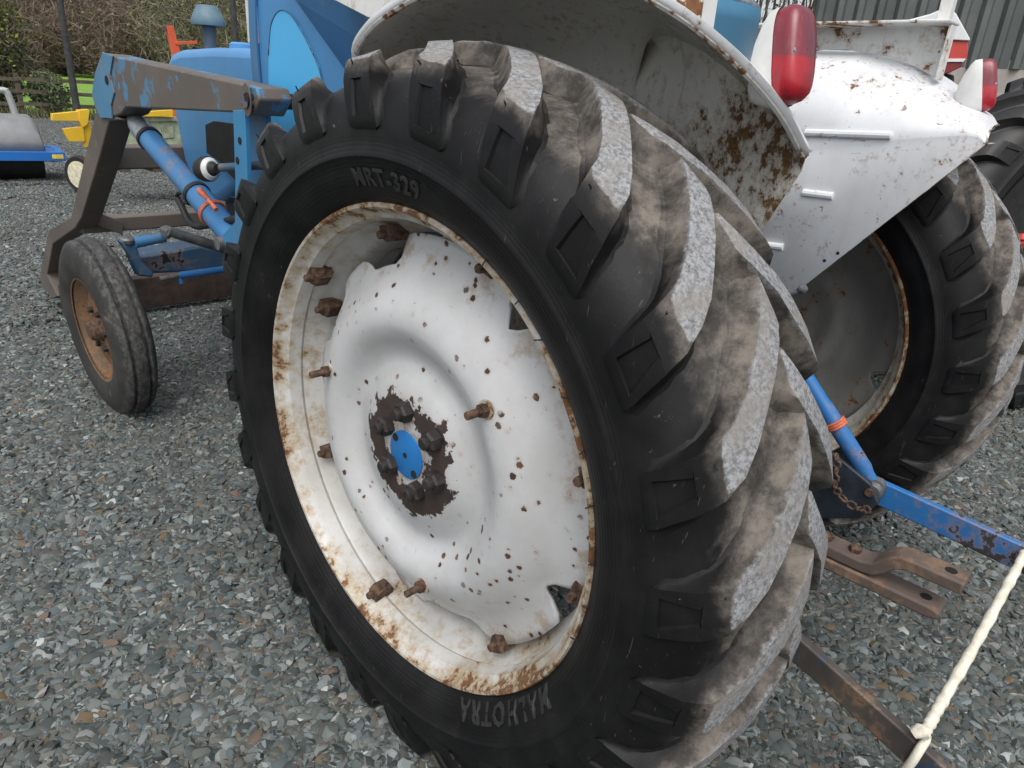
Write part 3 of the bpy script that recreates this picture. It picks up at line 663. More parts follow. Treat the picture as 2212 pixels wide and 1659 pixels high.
# seat
sb_ = B(); rows = []
for i in range(13):
    z = 1.20+.385*i/12; row = []
    for j in range(17):
        t = -1+2*j/16; cut = 1-(.12*max(0, (i-9)/3)**2)
        x = TX+.245*t*cut; y = -.03+.10*t*t-.05*(i/12); row.append((x, y-.02, z-.012*abs(t)**6*(i > 9)))
    rows.append(row)
sb_.grid(rows); seat = mesh('seat_back', sb_.V, sb_.F, [m_bluegrease, paint('seat_blue', (.05, .19, .32), .2, 20, (.03, .03, .03), .3, .45)], tractor, smooth=60, solid=(.02, 0)); seat.data.polygons.foreach_set('material_index', [1]*len(seat.data.polygons))
B().tube([Vector(p)+Vector((0, 0, .004)) for p in rows[-1]], .008, 8).build('seat_top_bead', m_silver, seat)
B().box((TX-.22, .03, 1.16), (TX+.22, .42, 1.24)).build('seat_cushion', m_black, tractor, bevel=.03, seg=3)
pY = at(1606, 134, 'x', 1.13); B().box((pY[0]-.06, pY[1]-.02, pY[2]-.02), (pY[0]+.06, pY[1]+.06, pY[2]+.025)).build('seat_spring_plate', plain('yellow_plate', (.55, .33, .05), .5), tractor, bevel=.003)
B().box((.78, -.1, .95), (.96, .35, 1.17)).build('seat_pedestal', m_darkblue, tractor, bevel=.01)
B().tube([(TX, 1.15, 1.15), (TX, .80, 1.42)], .022, 12).build('steering_column', m_black, tractor)
bw = B(); n_ = 32
for i in range(n_):
    a0, a1_ = 2*PI*i/n_, 2*PI*(i+1)/n_
ctr = Vector((TX, .79, 1.425)); ax_ = Vector((0, -.79, .61)).normalized(); uu = Vector((1, 0, 0)); ww = ax_.cross(uu)
bw.tube([ctr+(uu*math.cos(2*PI*i/n_)+ww*math.sin(2*PI*i/n_))*.19 for i in range(n_+1)], .011, 8)
for i in range(3): bw.tube([ctr, ctr+(uu*math.cos(2*PI*i/3+.5)+ww*math.sin(2*PI*i/3+.5))*.19], .007, 6)
bw.build('steering_wheel', m_black, tractor)

# ------------------------------------------------------------------ front axle, steering and front wheels
YA = 2.16
def A(u, v_, y=YA): return at(u, v_, 'y', y)
b = B().prism([(p[0], p[2]) for p in (A(306, 553), A(432, 531), A(520, 546), A(520, 586), A(420, 588), A(316, 592))], 'y', YA, YA+.16); b.build('front_axle', m_bluegrease, tractor, bevel=.012)
B().tube([A(345, 603, 2.1), A(389, 594, 2.1)], .011, 10).build('tie_rod_end', m_greyrod, tractor)
B().tube([A(387, 595, 2.1), A(520, 577, 2.1)], .016, 12).build('tie_rod', m_bluelink, tractor)
B().tube([A(389, 594, 2.1), A(392, 612, 2.1)], .010, 8).build('tie_rod_pin', m_bluelink, tractor)
B().tube([A(363, 499, 2.0), A(484, 537, 2.0)], .021, 14).build('drag_link', m_greyrod, tractor)
B().prism([(p[0], p[2]) for p in (A(350, 494, 2.02), A(368, 488, 2.02), A(372, 508, 2.02), A(356, 517, 2.02))], 'y', 2.0, 2.06).build('drag_link_joint', m_greyrod, tractor, bevel=.008)
B().tube([A(290, 524, 2.1), A(356, 513, 2.1)], [.024, .020], 12).build('steering_arm', m_blue, tractor)
B().prism([(p[0], p[2]) for p in (A(258, 520, 2.1), A(292, 520, 2.1), A(306, 562, 2.1), A(334, 588, 2.1), A(330, 600, 2.1), A(298, 596, 2.1), A(278, 548, 2.1))], 'y', 2.1, 2.15).build('steering_knuckle', m_bluegrease, tractor, bevel=.008)
B().lathe([(0, .03), (.014, .03), (.02, .022)], A(276, 522, 2.12), (0, -.2, 1), 18).build('king_pin_cap', m_greyrod, tractor)
# hose
hs_ = [at(u, v_, 'x', .32) for u, v_ in ((384, 430), (392, 445), (408, 478), (428, 489), (470, 482), (515, 471))]
B().tube(spline(hs_, 5), .012, 10).build('hydraulic_hose', m_black, tractor)
hk = [at(u, v_, 'x', .33) for u, v_ in ((410, 440), (392, 436), (383, 428), (385, 418), (398, 416))]
B().tube(spline(hk, 4), .007, 8).build('hose_clip', m_black, tractor)

m_ftyre = None
def front_rubber():
    N = NT('front_tyre_rubber'); v = N.rnd(); X = N.xyz(); r = N.math('SQRT', N.math('ADD', N.math('MULTIPLY', X[1], X[1]), N.math('MULTIPLY', X[2], X[2])))
    tr = N.step(r, .318, .345); c = N.mix(N.step(N.noise(8, 6, .65, v), .35, .75), (.022, .021, .02), (.05, .047, .043))
    c = N.mix(N.math('MULTIPLY', tr, N.step(N.noise(45, 7, .72, v), .40, .66, 0, .5)), c, (.16, .16, .16)); c = N.mix(N.step(N.noise(7, 6, .65, v), .60, .70, 0, .4), c, (.3, .25, .2))
    N.bump(N.noise(160, 5, .6, v), .35, .002); return N.fin(c, .8)
m_ftyre = front_rubber(); m_frim = paint('ochre_rim', (.125, .075, .042), .85, 30, None, .55, .7, .3)
FR = .362
fw = B(); dpf = [(.062, .0005), (.062, .06), (.060, .085), (.072, .12), (.075, .155), (.050, .185), (.032, .197), (.028, .212), (.020, .214), (.02, .203)]
V, F = lathe_x(dpf, 64); fwo = mesh('front_wheel', V, F, m_frim, None, smooth=40, local=True, solid=(.004, 0)); fwo.parent = tractor
half = [(.022, .205), (.012, .222), (.002, .250), (-.002, .278), (.003, .306), (.016, .330), (.026, .343), (.036, .352), (.046, .3545), (.052, .353), (.058, .343), (.063, .343), (.069, .357), (.078, .3605), (.086, .3605), (.0955, .362)]
pf = half+[(.191-x, r) for x, r in half[::-1][1:]]; V, F = lathe_x(pf, 96); mesh('tyre', V, F, m_ftyre, fwo, smooth=28, local=True)
b = B().lathe([(-.065, .045), (-.045, .048), (.0, .05), (.012, .044), (.046, .040), (.058, .030), (.060, .0005)], (.062, 0, 0), (-1, 0, 0), 24); b.build('hub', m_rustbolt, fwo, local=True)
fn0 = None
for k in range(6):
    q = polar(.058, .083, 2*PI*k/6)
    if fn0 is None: fn0 = B().lathe([(0, .014), (.016, .0135), (.02, .009)], (0, 0, 0), (-1, 0, 0), 6).build('wheel_nut', m_darkbolt, fwo, local=True); o = fn0
    else: o = fn0.copy(); col.objects.link(o); o.parent = fwo
    o.location = q
fwo.rotation_euler = (0, R_(-3), 0); fwo.scale = (.78, 1.035, 1.035)
_o = fwo.rotation_euler.to_matrix() @ Vector((.0955*.78, 0, 0)); fwo.location = (.115-_o.x-TX, 2.145-_o.y, .371-_o.z)
fw2 = copy_tree(fwo, tractor); fw2.scale = (-.78, 1.035, 1.035); fw2.rotation_euler = (0, R_(3), 0)
_o = fw2.rotation_euler.to_matrix() @ Vector((-.0955*.78, 0, 0)); fw2.location = (2*TX-.115-_o.x-TX, 2.145-_o.y, .371-_o.z)

# ------------------------------------------------------------------ front loader
XA, TA = .27, .10
up = [(222, 114), (250, 122), (553, 187), (560, 215), (545, 250), (505, 243), (272, 232), (262, 246), (246, 252), (212, 250), (204, 232), (200, 205), (204, 160)]
def arm(dx):
    ua = side('x', XA, up); xa, xb = (XA+dx, XA+dx+TA)
    a = B().prism(ua, 'x', xa, xb).build('loader_arm', m_arm, tractor, bevel=.006)
    if dx == 0:
        pl = [(222, 113), (206, 158), (199, 206), (217, 254), (243, 256), (240, 228), (247, 200), (238, 160), (244, 121)]
        B().prism(side('x', XA-.004, pl), 'x', XA-.006, XA-.0005).build('knee_plate', paint('knee_blue', (.07, .22, .38), .42, 18, (.13, .11, .1), .4, .5), a, bevel=.001)
        p = at(230, 173, 'x', XA-.0075); B().lathe([(0, .017), (.001, .0165), (.001, .0003)], p, (-1, 0, 0), 18).build('pin_hole', m_hole, a)
    lg = [(206, 236), (240, 246), (258, 258), (233, 262), (213, 337), (174, 469), (160, 493), (112, 527), (99, 593), (122, 640), (112, 646), (90, 622), (84, 600), (88, 570), (103, 497), (151, 469), (181, 337)]
    lp = side('x', XA, [(x_, y_) for x_, y_ in lg])
    B().prism(lp, 'x', xa+.004, xb-.004).build('loader_leg', m_armdark, tractor, bevel=.005)
    return a
al = arm(0); ar = arm(2*(TX-XA)-TA)
q = at(244, 333, 'x', XA+TA); zc = q[2]; yc = q[1]
B().box((XA+TA-.005, yc-.02, zc-.065), (2*TX-XA-TA+.005, yc+.10, zc+.035)).build('loader_cross_tube', m_armdark, tractor, bevel=.008)
y3 = 3.02; qa, qb = at(262, 485, 'y', y3), at(480, 485, 'y', y3)
B().box((XA+.04, y3, qa[2]-.035), (2*TX-XA-.04, y3+.09, qa[2]+.04)).build('lower_cross_tube', m_armdark, tractor, bevel=.008)
g1, g2, g3, g4 = at(196, 452, 'y', y3-.004), at(262, 478, 'y', y3-.004), at(262, 506, 'y', y3-.004), at(188, 478, 'y', y3-.004)
B().prism([(p[0], p[2]) for p in (g1, g2, g3, g4)], 'y', y3-.03, y3-.005).build('corner_gusset', m_armdark, tractor, bevel=.003)
qc = at(100, 630, 'x', XA)
B().box((XA-.01, qc[1]-.42, .05), (2*TX-XA+.01, qc[1]-.33, .24)).build('attachment_bar', plain('dark_rust_bar', (.045, .03, .024), .85, 0, .5, 10, .5), tractor, bevel=.006)
# pivot end, bracket plate and ram
pv = at(520, 215, 'x', XA-.03)
B().tube([(XA-.020, pv[1], pv[2]), (XA+TA+.05, pv[1], pv[2])], .022, 20).build('pivot_pin', m_bluegrease, tractor)
b = B(); yy, zz = pv[1], pv[2]; lp = [(yy+.024*math.cos(t), zz+.046*math.sin(t)) for t in np.linspace(0, 2*PI, 21)[:-1]]
b.prism(lp, 'x', XA-.014, XA-.009); b.build('pivot_lug', m_armdark, tractor, bevel=.003)
pl = [(503, 238), (508, 389), (507, 480), (480, 508), (489, 541), (517, 560), (541, 541), (546, 525), (532, 465), (534, 373), (528, 238)]
br = B().prism(side('x', XA-.008, pl), 'x', XA-.008, XA+.006).build('loader_bracket', paint('bracket_sky_blue', (.045, .23, .44), .25, 22, (.05, .05, .05), .25, .42), tractor, bevel=.0015)
for u, v_ in ((518, 304), (513, 347)):
    p = at(u, v_, 'x', XA-.0085); B().lathe([(0, .011), (.0008, .011), (.0008, .0003)], p, (-1, 0, 0), 14).build('pin_hole', m_hole, br)
# deep bracket behind it
b = B().prism(side('x', XA+.09, [(534, 230), (575, 230), (590, 560), (560, 640), (500, 600), (534, 470)]), 'x', XA+.09, XA+.105); b.build('loader_bracket', m_blue, tractor, bevel=.002)
XC = .325; pa, pb = at(513, 522, 'x', XC), at(284, 254, 'x', XC)
def on(t): return pa+(pb-pa)*t
ram = B().tube([on(.0), on(.34)], .042, 24).build('ram_barrel', paint('ram_blue', (.045, .19, .42), .35, 22, (.10, .11, .115), .3, .42), tractor)
B().tube([on(.335), on(.355)], .047, 24).build('ram_collar', m_black, ram); B().tube([on(.355), on(.80)], .040, 24).build('ram_tube', paint('ram_worn_blue', (.05, .19, .40), .62, 9, (.075, .078, .08), .3, .45), ram)
B().tube([on(.795), on(.815)], .046, 24).build('ram_collar', m_black, ram); B().tube([on(.815), on(.93), on(1.0)], [.043, .036, .018], 24).build('ram_gland', m_silver, ram)
B().tube([on(1.0), on(1.06)], .016, 14).build('ram_rod', m_rustbolt, ram)
B().tube([pa+np.array([-.07, 0, 0]), pa+np.array([.07, 0, 0])], .022, 16).build('ram_pin', m_greyrod, ram)
# work lamp on its bar
l0, l1 = at(478, 362, 'x', .28), at(572, 357, 'x', .33)
B().tube([l0, l1], .013, 14).build('lamp_bar', m_bluegrease, tractor)
lc = at(452, 365, 'x', .28); la = (np.array(l0)-np.array(l1)); la /= np.linalg.norm(la)
lmp = B().lathe([(-.040, .0005), (-.04, .014), (-.02, .020), (0., .040), (.020, .040), (.040, .033), (.05, .02), (.052, .0005)], lc, la, 24).build('work_lamp', m_black, tractor)
B().lathe([(-.017, .0265), (-.011, .0325), (-.007, .0365), (-.004, .036)], lc, la, 24).build('lamp_ring', m_lamp, lmp)

# ------------------------------------------------------------------ three-point linkage and drawbar
LX, RX = .55, 1.19
def flat(name, pts, x, wd, mat, **k): return B().prism(pts, 'x', x-wd/2, x+wd/2).build(name, mat, tractor, bevel=.004, **k)
ptop = [at(u, v_, 'x', LX)[1:] for u, v_ in ((1690, 1338), (1858, 1490), (2010, 1622))]; pbot = [at(u, v_, 'x', LX)[1:] for u, v_ in ((1640, 1420), (1800, 1570), (1930, 1700))]
yz = lambda y, z: (y, z)
tz0 = ptop[0]; tz2 = ptop[2]; dzy = (tz2[1]-tz0[1])/(tz2[0]-tz0[0])
def zt_(y): return tz0[1]+dzy*(y-tz0[0])
hgt = .062
lk = flat('lower_link', [(-.18, zt_(-.18)), (-1.12, zt_(-1.12)), (-1.14, zt_(-1.12)-.03), (-1.12, zt_(-1.12)-hgt), (-.18, zt_(-.18)-hgt)], LX, .022, m_linkdark)
ra, rb_ = at(1900, 1035, 'x', RX), at(2205, 1172, 'x', RX); ra2, rb2 = at(1890, 1085, 'x', RX), at(2200, 1215, 'x', RX)
sl_ = (rb_[2]-ra[2])/(rb_[1]-ra[1])
def zr(y): return ra[2]+sl_*(y-ra[1])
rlk = flat('lower_link', [(-.15, zr(-.15)), (-.93, zr(-.93)), (-.965, zr(-.93)-.035), (-.93, zr(-.93)-.07), (-.15, zr(-.15)-.07)], RX, .022, m_bluelink)
B().lathe([(-.02, .036), (-.012, .040), (.012, .040), (.02, .036)], (RX, -.945, zr(-.945)-.035), (1, 0, 0), 20).build('link_ball', m_black, rlk)
B().lathe([(-.02, .036), (-.012, .040), (.012, .040), (.02, .036)], (LX, -1.13, zt_(-1.13)-.03), (1, 0, 0), 20).build('link_ball', m_black, lk)
# lift rod
t1 = at(1890, 1050, 'x', RX-.03); t0 = at(1716, 775, 'x', 1.10); t00 = t0+(t0-t1)*.35
rod = B().tube([t1, t1+(t0-t1)*.10, t1+(t0-t1)*.14, t1+(t0-t1)*.62, t1+(t0-t1)*.64, t00], [.016, .018, .0225, .0225, .020, .020], 18).build('lift_rod', m_bluelink, tractor)
B().lathe([(-.03, .020), (-.02, .028), (.02, .028), (.03, .020)], t1+np.array([-.005, 0, -.005]), (1, .1, 0), 16).build('lift_rod_eye', m_greyrod, rod)
B().tube([t1+np.array([-.045, 0, -.004]), t1+np.array([.05, 0, -.004])], .011, 12).build('lift_rod_pin', m_rustbolt, rod)
B().tube([t00, t00+np.array([-.05, .38, .06])], [.028, .04], 12).build('lift_arm', m_bluegrease, tractor)
tl = np.array([2*TX-t00[0], t00[1], t00[2]]); B().tube([(LX+.03, -.50, zt_(-.5)-.02), tl], [.02, .02], 14).build('lift_rod', m_bluelink, tractor)
B().tube([tl, tl+np.array([.05, .38, .06])], [.028, .04], 12).build('lift_arm', m_bluegrease, tractor)
# check bracket and chain behind the link
cb_ = [at(u, v_, 'x', RX-.06)[1:] for u, v_ in ((1742, 985), (1800, 975), (1885, 1045), (1900, 1085), (1860, 1118), (1752, 1118))]
B().prism(cb_, 'x', RX-.07, RX-.05).build('check_bracket', m_darkblue, tractor, bevel=.004)
ch = [at(u, v_, 'x', RX-.10) for u, v_ in ((1806, 980), (1808, 1010), (1803, 1040), (1812, 1068), (1850, 1098), (1880, 1100))]
cs = spline(ch, 4)
for i in range(0, len(cs)-1, 2):
    a_, b_ = Vector(cs[i]), Vector(cs[min(i+2, len(cs)-1)]); dr = (b_-a_); nrm = dr.cross(Vector((1, 0, 0)) if i % 4 else Vector((0, 0, 1))).normalized()*.009
    B().tube([a_, a_+dr*.25+nrm, a_+dr*.75+nrm, b_, a_+dr*.75-nrm, a_+dr*.25-nrm, a_], .0035, 6).build('chain_link', m_rustbolt, tractor)
B().tube([at(1766, 925, 'x', 1.16), at(1815, 912, 'x', 1.16)], .011, 10).build('check_pin', m_silver, tractor)
# drawbar: lower bar, cranked clevis bar, bolts
lo = [at(2018, 1300, 'z', .385), at(1780, 1195, 'z', .385)]; dx_ = .877
b = B().prism([(-.10, .385), (-.805, .385), (-.822, .379), (-.822, .362), (-.805, .355), (-.10, .355)], 'x', dx_-.034, dx_+.034); drb = b.build('drawbar', m_rustiron, tractor, bevel=.005)
cl = [(-.50, .388), (-.645, .388), (-.675, .392), (-.70, .412), (-.715, .432), (-.735, .442), (-.845, .442), (-.845, .472), (-.728, .472), (-.705, .464), (-.685, .446), (-.668, .425), (-.645, .418), (-.50, .418)]
b = B().prism(cl, 'x', dx_-.032, dx_+.032); b.build('drawbar_clevis', m_rustiron, tractor, bevel=.005)
for (u, v_, z_, y_) in ((0, 0, .418, -.555), (0, 0, .418, -.62)):
    B().lathe([(0, .015), (.011, .015), (.014, .011), (.014, .0003)], (dx_, y_, z_), (0, 0, 1), 6).build('drawbar_bolt', m_rustbolt, drb)
for y_, z_ in ((-.812, .4725), (-.785, .3855)):
    B().lathe([(0, .0125), (.0006, .0125), (.0006, .0003)], (dx_, y_, z_), (0, 0, 1), 18).build('pin_hole', m_hole, drb)
# power take-off guard and hooked lever
pg = B(); rows = []
for i in range(13):
    t = -PI/2+PI*i/12; rows.append([(TX+.13*math.sin(t), -.22, .56+.12*math.cos(t)), (TX+.13*math.sin(t), -.40, .56+.12*math.cos(t)-.01)])
pg.grid(rows); mesh('pto_guard', pg.V, pg.F, m_blue, tractor, smooth=50, solid=(.006, 0))
hk = [at(u, v_, 'x', 1.02) for u, v_ in ((1612, 610), (1624, 592), (1638, 584), (1652, 582), (1665, 590), (1682, 612), (1695, 633), (1720, 680))]
lv = B().tube(spline(hk, 4), .0075, 8).build('hitch_lever', m_bluelink, tractor)
# ------------------------------------------------------------------ cords tied to the tractor
def cord(name, pts, r, mat, label, cat, group=None, sub=5, wob=0, n=10, extra=None):
    S = spline(pts, sub); rs = [r*(1+wob*math.sin(i*1.9)+wob*.6*math.sin(i*.77+1)) for i in range(len(S))]
    b = B().tube(S, rs, n)
    if extra: extra(b)
    o = b.build(name, mat, None, smooth=60); return tag(o, label, cat, group)
N = NT('white_rope'); v = N.obj(); c = N.mix(N.step(N.noise(30, 5, .6), .35, .7), (.78, .74, .62), (.58, .54, .43)); N.bump(N.noise(220, 3, .6), .5, .002); m_rope = N.fin(c, .85)
N = NT('orange_twine'); c = N.mix(N.step(N.noise(60, 4, .6), .35, .7), (.62, .16, .08), (.42, .10, .06)); N.bump(N.noise(300, 3, .6), .5, .0015); m_twine = N.fin(c, .7)
e0 = at(1994, 1588, 'x', LX-.015); e1 = at(2214, 1196, 'x', RX-.02)
P = [e0, e0+(e1-e0)*.07, e0+(e1-e0)*.2+np.array([0, 0, -.004]), e0+(e1-e0)*.5+np.array([0, 0, -.02]), e0+(e1-e0)*.8+np.array([0, 0, -.006]), e1]
def knot(b):
    c_ = Vector(e0)
    zt0 = zt_(e0[1]); 
    for k in range(1):
        y0 = e0[1]+.0-.016*k
        b.tube([(LX-.019, y0+.006, zt0-.066), (LX-.020, y0, zt0-.03), (LX-.018, y0-.004, zt0+.006), (LX, y0-.006, zt0+.011), (LX+.018, y0-.004, zt0+.005), (LX+.02, y0, zt0-.04), (LX+.017, y0+.004, zt0-.069), (LX, y0+.006, zt0-.073), (LX-.019, y0+.006, zt0-.066)], .0085, 8)
    b.tube([c_+Vector((-.012, .014, .0)), c_+Vector((-.004, .006, .010)), c_+Vector((.010, -.004, .006))], [.009, .013, .008], 10)
cord('rope', P, .0105, m_rope, 'white rope tied between the two lower link arms', 'rope', sub=10, wob=.10, extra=knot)
# twine on the loader ram
axd = Vector(pb-pa).normalized(); tq = Vector(on(.20)); a_ = axd.orthogonal().normalized(); b_ = axd.cross(a_)
tw = B()
for k in range(2): tw.tube([tq+axd*(.008*k)+(a_*math.cos(t)+b_*math.sin(t))*.0455 for t in np.linspace(0, 2*PI, 25)], .0042, 6)
kn = Vector(at(452, 432, 'x', XC-.042)); tw.tube([kn, kn+Vector((-.01, .03, .02)), kn+Vector((-.012, .045, .03))], [.006, .012, .009], 8); tw.tube([kn, kn+Vector((-.015, -.03, .004)), kn+Vector((-.012, -.075, -.02))], [.005, .006, .008], 8)
tag(tw.build('twine', m_twine, None, smooth=60), 'orange baler twine knotted round the blue hydraulic ram', 'twine')
td = Vector(t0-t1).normalized(); tc = Vector(t1+(t0-t1)*.47); a_ = td.orthogonal().normalized(); b_ = td.cross(a_); tw = B()
for k in range(3): tw.tube([tc+td*(.007*k)+(a_*math.cos(t)+b_*math.sin(t))*.0255 for t in np.linspace(0, 2*PI, 21)], .004, 6)
tag(tw.build('twine', m_twine, None, smooth=60), 'orange twine wrapped round the blue lift rod', 'twine')
kr = B(); m_cord = plain('grey_cord', (.11, .115, .12), .9, 0, .4, 90, .6)
kp = [at(u, v_, 'x', 1.005) for u, v_ in ((1686, 652), (1690, 630), (1700, 638), (1694, 648), (1684, 640), (1702, 634), (1718, 632), (1734, 624), (1742, 626))]
kr.tube(spline(kp, 5), .0075, 8); kr.lathe([(-.014, .0005), (-.008, .011), (.004, .012), (.012, .004)], kp[-2], (.3, -.8, .2), 12)
tag(kr.build('cord', m_cord, None, smooth=60), 'short grey knotted cord hanging on the hooked blue lever', 'cord')

# ------------------------------------------------------------------ yard machines behind, on the left
def gp(u, v_): return at(u, v_, 'z', 0)
# ballast roller: drum's lit top coloured grey, shaded lower half black, as separate pieces
ry = 9.6; P0 = at(104, 388, 'z', .03)
m_drumgrey = plain('drum_lit_grey', (.23, .235, .24), .55, .2, .12, 6, .15); m_drumblk = plain('drum_shaded_black', (.014, .014, .014), .5, 0, .3, 8, .2); m_rblue = paint('roller_blue', (.012, .15, .50), .12, 20, None, .1, .4)
dirx = Vector((.985, -.17, 0)); diry = Vector((.17, .985, 0)); O = Vector((P0[0], P0[1], 0))
def rp_(a, b2, z): return tuple(O+dirx*a+diry*b2+Vector((0, 0, z)))
rol = empty('field_roller', (O.x-.8, O.y+.4, 0)); tag(rol, 'blue framed field roller with lit drum top coloured grey and shaded underside black', 'roller')
R0 = .26
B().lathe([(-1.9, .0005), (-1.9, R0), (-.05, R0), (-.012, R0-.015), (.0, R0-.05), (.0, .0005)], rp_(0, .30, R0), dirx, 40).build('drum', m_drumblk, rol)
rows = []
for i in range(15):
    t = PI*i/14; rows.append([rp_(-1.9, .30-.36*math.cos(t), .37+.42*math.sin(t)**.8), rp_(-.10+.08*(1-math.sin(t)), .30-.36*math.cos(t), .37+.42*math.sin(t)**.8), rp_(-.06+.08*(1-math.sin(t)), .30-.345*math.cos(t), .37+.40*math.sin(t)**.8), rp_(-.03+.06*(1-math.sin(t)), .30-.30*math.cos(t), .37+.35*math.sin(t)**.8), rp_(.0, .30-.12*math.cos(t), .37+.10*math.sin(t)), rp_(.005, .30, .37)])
mesh('drum_lit_top', B().grid(rows).V, B().grid(rows).F, m_drumgrey, rol, smooth=40, solid=(.008, 0))
def rbox(name, a0, a1, b0, b1, z0, z1, mat, par):
    V = [rp_(a, b2, z) for z in (z0, z1) for a, b2 in ((a0, b0), (a1, b0), (a1, b1), (a0, b1))]
    return mesh(name, V, [(0, 3, 2, 1), (4, 5, 6, 7), (0, 1, 5, 4), (1, 2, 6, 5), (2, 3, 7, 6), (3, 0, 4, 7)], mat, par, smooth=0, bevel=.006)
fr = rbox('frame_rail', -1.9, .22, -.14, -.06, .27, .38, m_rblue, rol); rbox('frame_rail', -1.9, .22, .68, .76, .27, .38, m_rblue, rol); rbox('frame_rail', .13, .22, -.06, .68, .275, .375, m_rblue, rol)
rbox('frame_plate', -1.9, .20, -.06, .68, .355, .365, m_rblue, rol); rbox('sticker', .08, .20, -.1435, -.1405, .30, .35, plain('yellow_sticker', (.75, .55, .05), .5), fr)
hp_ = [rp_(-1.4, .3, 1.06), rp_(-.36, .3, 1.06), rp_(-.27, .3, 1.05), rp_(-.235, .3, 1.0), rp_(-.19, .3, .70)]
B().tube(spline(hp_, 4), .038, 12).build('handle', plain('galvanised_pipe', (.42, .43, .42), .5, .3, .1), rol)
# yellow implement with a small wheel
m_yel = paint('implement_yellow', (.80, .50, .03), .30, 10, None, .2, .5); m_grn = plain('mossy_pale_green', (.30, .36, .24), .8, 0, .3, 12, .5, (.42, .47, .33)); m_org = paint('implement_orange', (.72, .12, .05), .2, 14, None, .15, .5)
YD = 8.6
def yb(name, pts, y, th, mat, par): return B().prism([(p[0], p[2]) for p in (at(u, v_, 'y', y) for u, v_ in pts)], 'y', y, y+th).build(name, mat, par, bevel=.004)
q = at(170, 365, 'y', YD); yl = empty('mower', (q[0], YD, 0)); tag(yl, 'yellow implement frame with a small cream wheel behind the loader', 'implement')
yb('beam', [(113, 246), (152, 242), (190, 239), (193, 252), (190, 262), (114, 261)], YD, .08, m_yel, yl)
yb('post', [(170, 238), (194, 237), (190, 268), (180, 276), (172, 262)], YD-.02, .12, m_yel, yl)
yb('lower_plate', [(136, 278), (180, 273), (184, 306), (150, 306), (141, 290)], YD, .06, m_yel, yl)
yb('skirt', [(178, 262), (196, 262), (200, 318), (182, 318)], YD+.02, .05, m_yel, yl)
wc = at(170, 338, 'y', YD-.1); wl_ = B().lathe([(-.04, .15), (-.045, .20), (0, .22), (.045, .20), (.04, .15)], (wc[0], YD-.1, .22), (-.88, -.47, 0), 28).build('tyre', m_black, yl)
B().lathe([(-.05, .0005), (-.047, .06), (-.045, .155), (.045, .155), (.047, .06), (.05, .0005)], (wc[0], YD-.1, .22), (-.88, -.47, 0), 24).build('rim', plain('cream_rim', (.62, .58, .42), .6), yl)
for u in (190, 199): yb('leg', [(u, 300), (u+9, 300), (u+11, 372), (u+3, 372)], YD+.04, .05, m_black, yl)
# pale green machine with a yellow bar
YG = 7.4
q = at(320, 330, 'y', YG); gm = empty('seed_box', (q[0], YG, 0)); tag(gm, 'pale green mossy machine box with a yellow bar on top', 'implement')
yb('box', [(240, 268), (262, 256), (384, 258), (395, 315), (232, 318)], YG, .5, m_grn, gm)
yb('lid', [(252, 250), (380, 252), (384, 262), (254, 264)], YG-.03, .5, m_grn, gm)
yb('bar', [(300, 242), (356, 238), (374, 237), (374, 254), (350, 252), (300, 252)], YG-.08, .05, m_yel, gm)
for (a0, a1) in ((300, 322), (328, 348), (354, 374)): yb('hatch', [(a0, 274), (a1, 274), (a1+2, 298), (a0+1, 299)], YG-.012, .012, m_grn, gm)
yb('skid', [(236, 318), (396, 316), (398, 350), (240, 352)], YG+.05, .4, m_black, gm)
for u in (262, 330, 380): yb('foot', [(u, 345), (u+22, 345), (u+20, 372), (u+2, 372)], YG+.1, .3, m_rustiron, gm)
# orange frame
YO = 11.5
q = at(385, 250, 'y', YO); om = empty('hedge_cutter', (q[0], YO, 0)); tag(om, 'orange red upright arm with a side bar beyond the hood', 'implement')
yb('mast', [(360, 56), (374, 56), (390, 112), (396, 330), (380, 330), (374, 112)], YO, .09, m_org, om); yb('side_bar', [(378, 90), (426, 88), (427, 95), (380, 97)], YO-.01, .06, m_org, om)
yb('hinge', [(345, 58), (362, 54), (364, 64), (350, 66)], YO+.02, .05, m_rustiron, om)
# ------------------------------------------------------------------ fence and poles
m_wood = plain('weathered_fence_wood', (.10, .085, .06), .9, 0, .4, 9, .6); m_pole = plain('dark_pole', (.045, .045, .045), .85, 0, .4, 8, .4)
fence = empty('field_fence', (2, 24, 0)); tag(fence, 'weathered post and rail wooden fence along the green field', 'fence')
def fy(x): return 24.6-.12*x
for i, x in enumerate(np.arange(-5.5, 24, 2.05)):
    B().box((x-.06, fy(x)-.06, 0), (x+.06, fy(x)+.06, 1.18+.05*math.sin(i*2.2))).build('post', m_wood, fence, bevel=.01)
for x in np.arange(-5.5, 22, 2.05):
    for z in (.35, .68, 1.0):
        dz = random.uniform(-.03, .03); x1 = x+2.05
        V = [(x, fy(x)-.10, z-.05), (x1, fy(x1)-.10, z-.05+dz), (x1, fy(x1)-.062, z-.05+dz), (x, fy(x)-.062, z-.05), (x, fy(x)-.10, z+.05), (x1, fy(x1)-.10, z+.05+dz), (x1, fy(x1)-.062, z+.05+dz), (x, fy(x)-.062, z+.05)]
        mesh('rail', V, [(0, 3, 2, 1), (4, 5, 6, 7), (0, 1, 5, 4), (1, 2, 6, 5), (2, 3, 7, 6), (3, 0, 4, 7)], m_wood, fence, smooth=0)
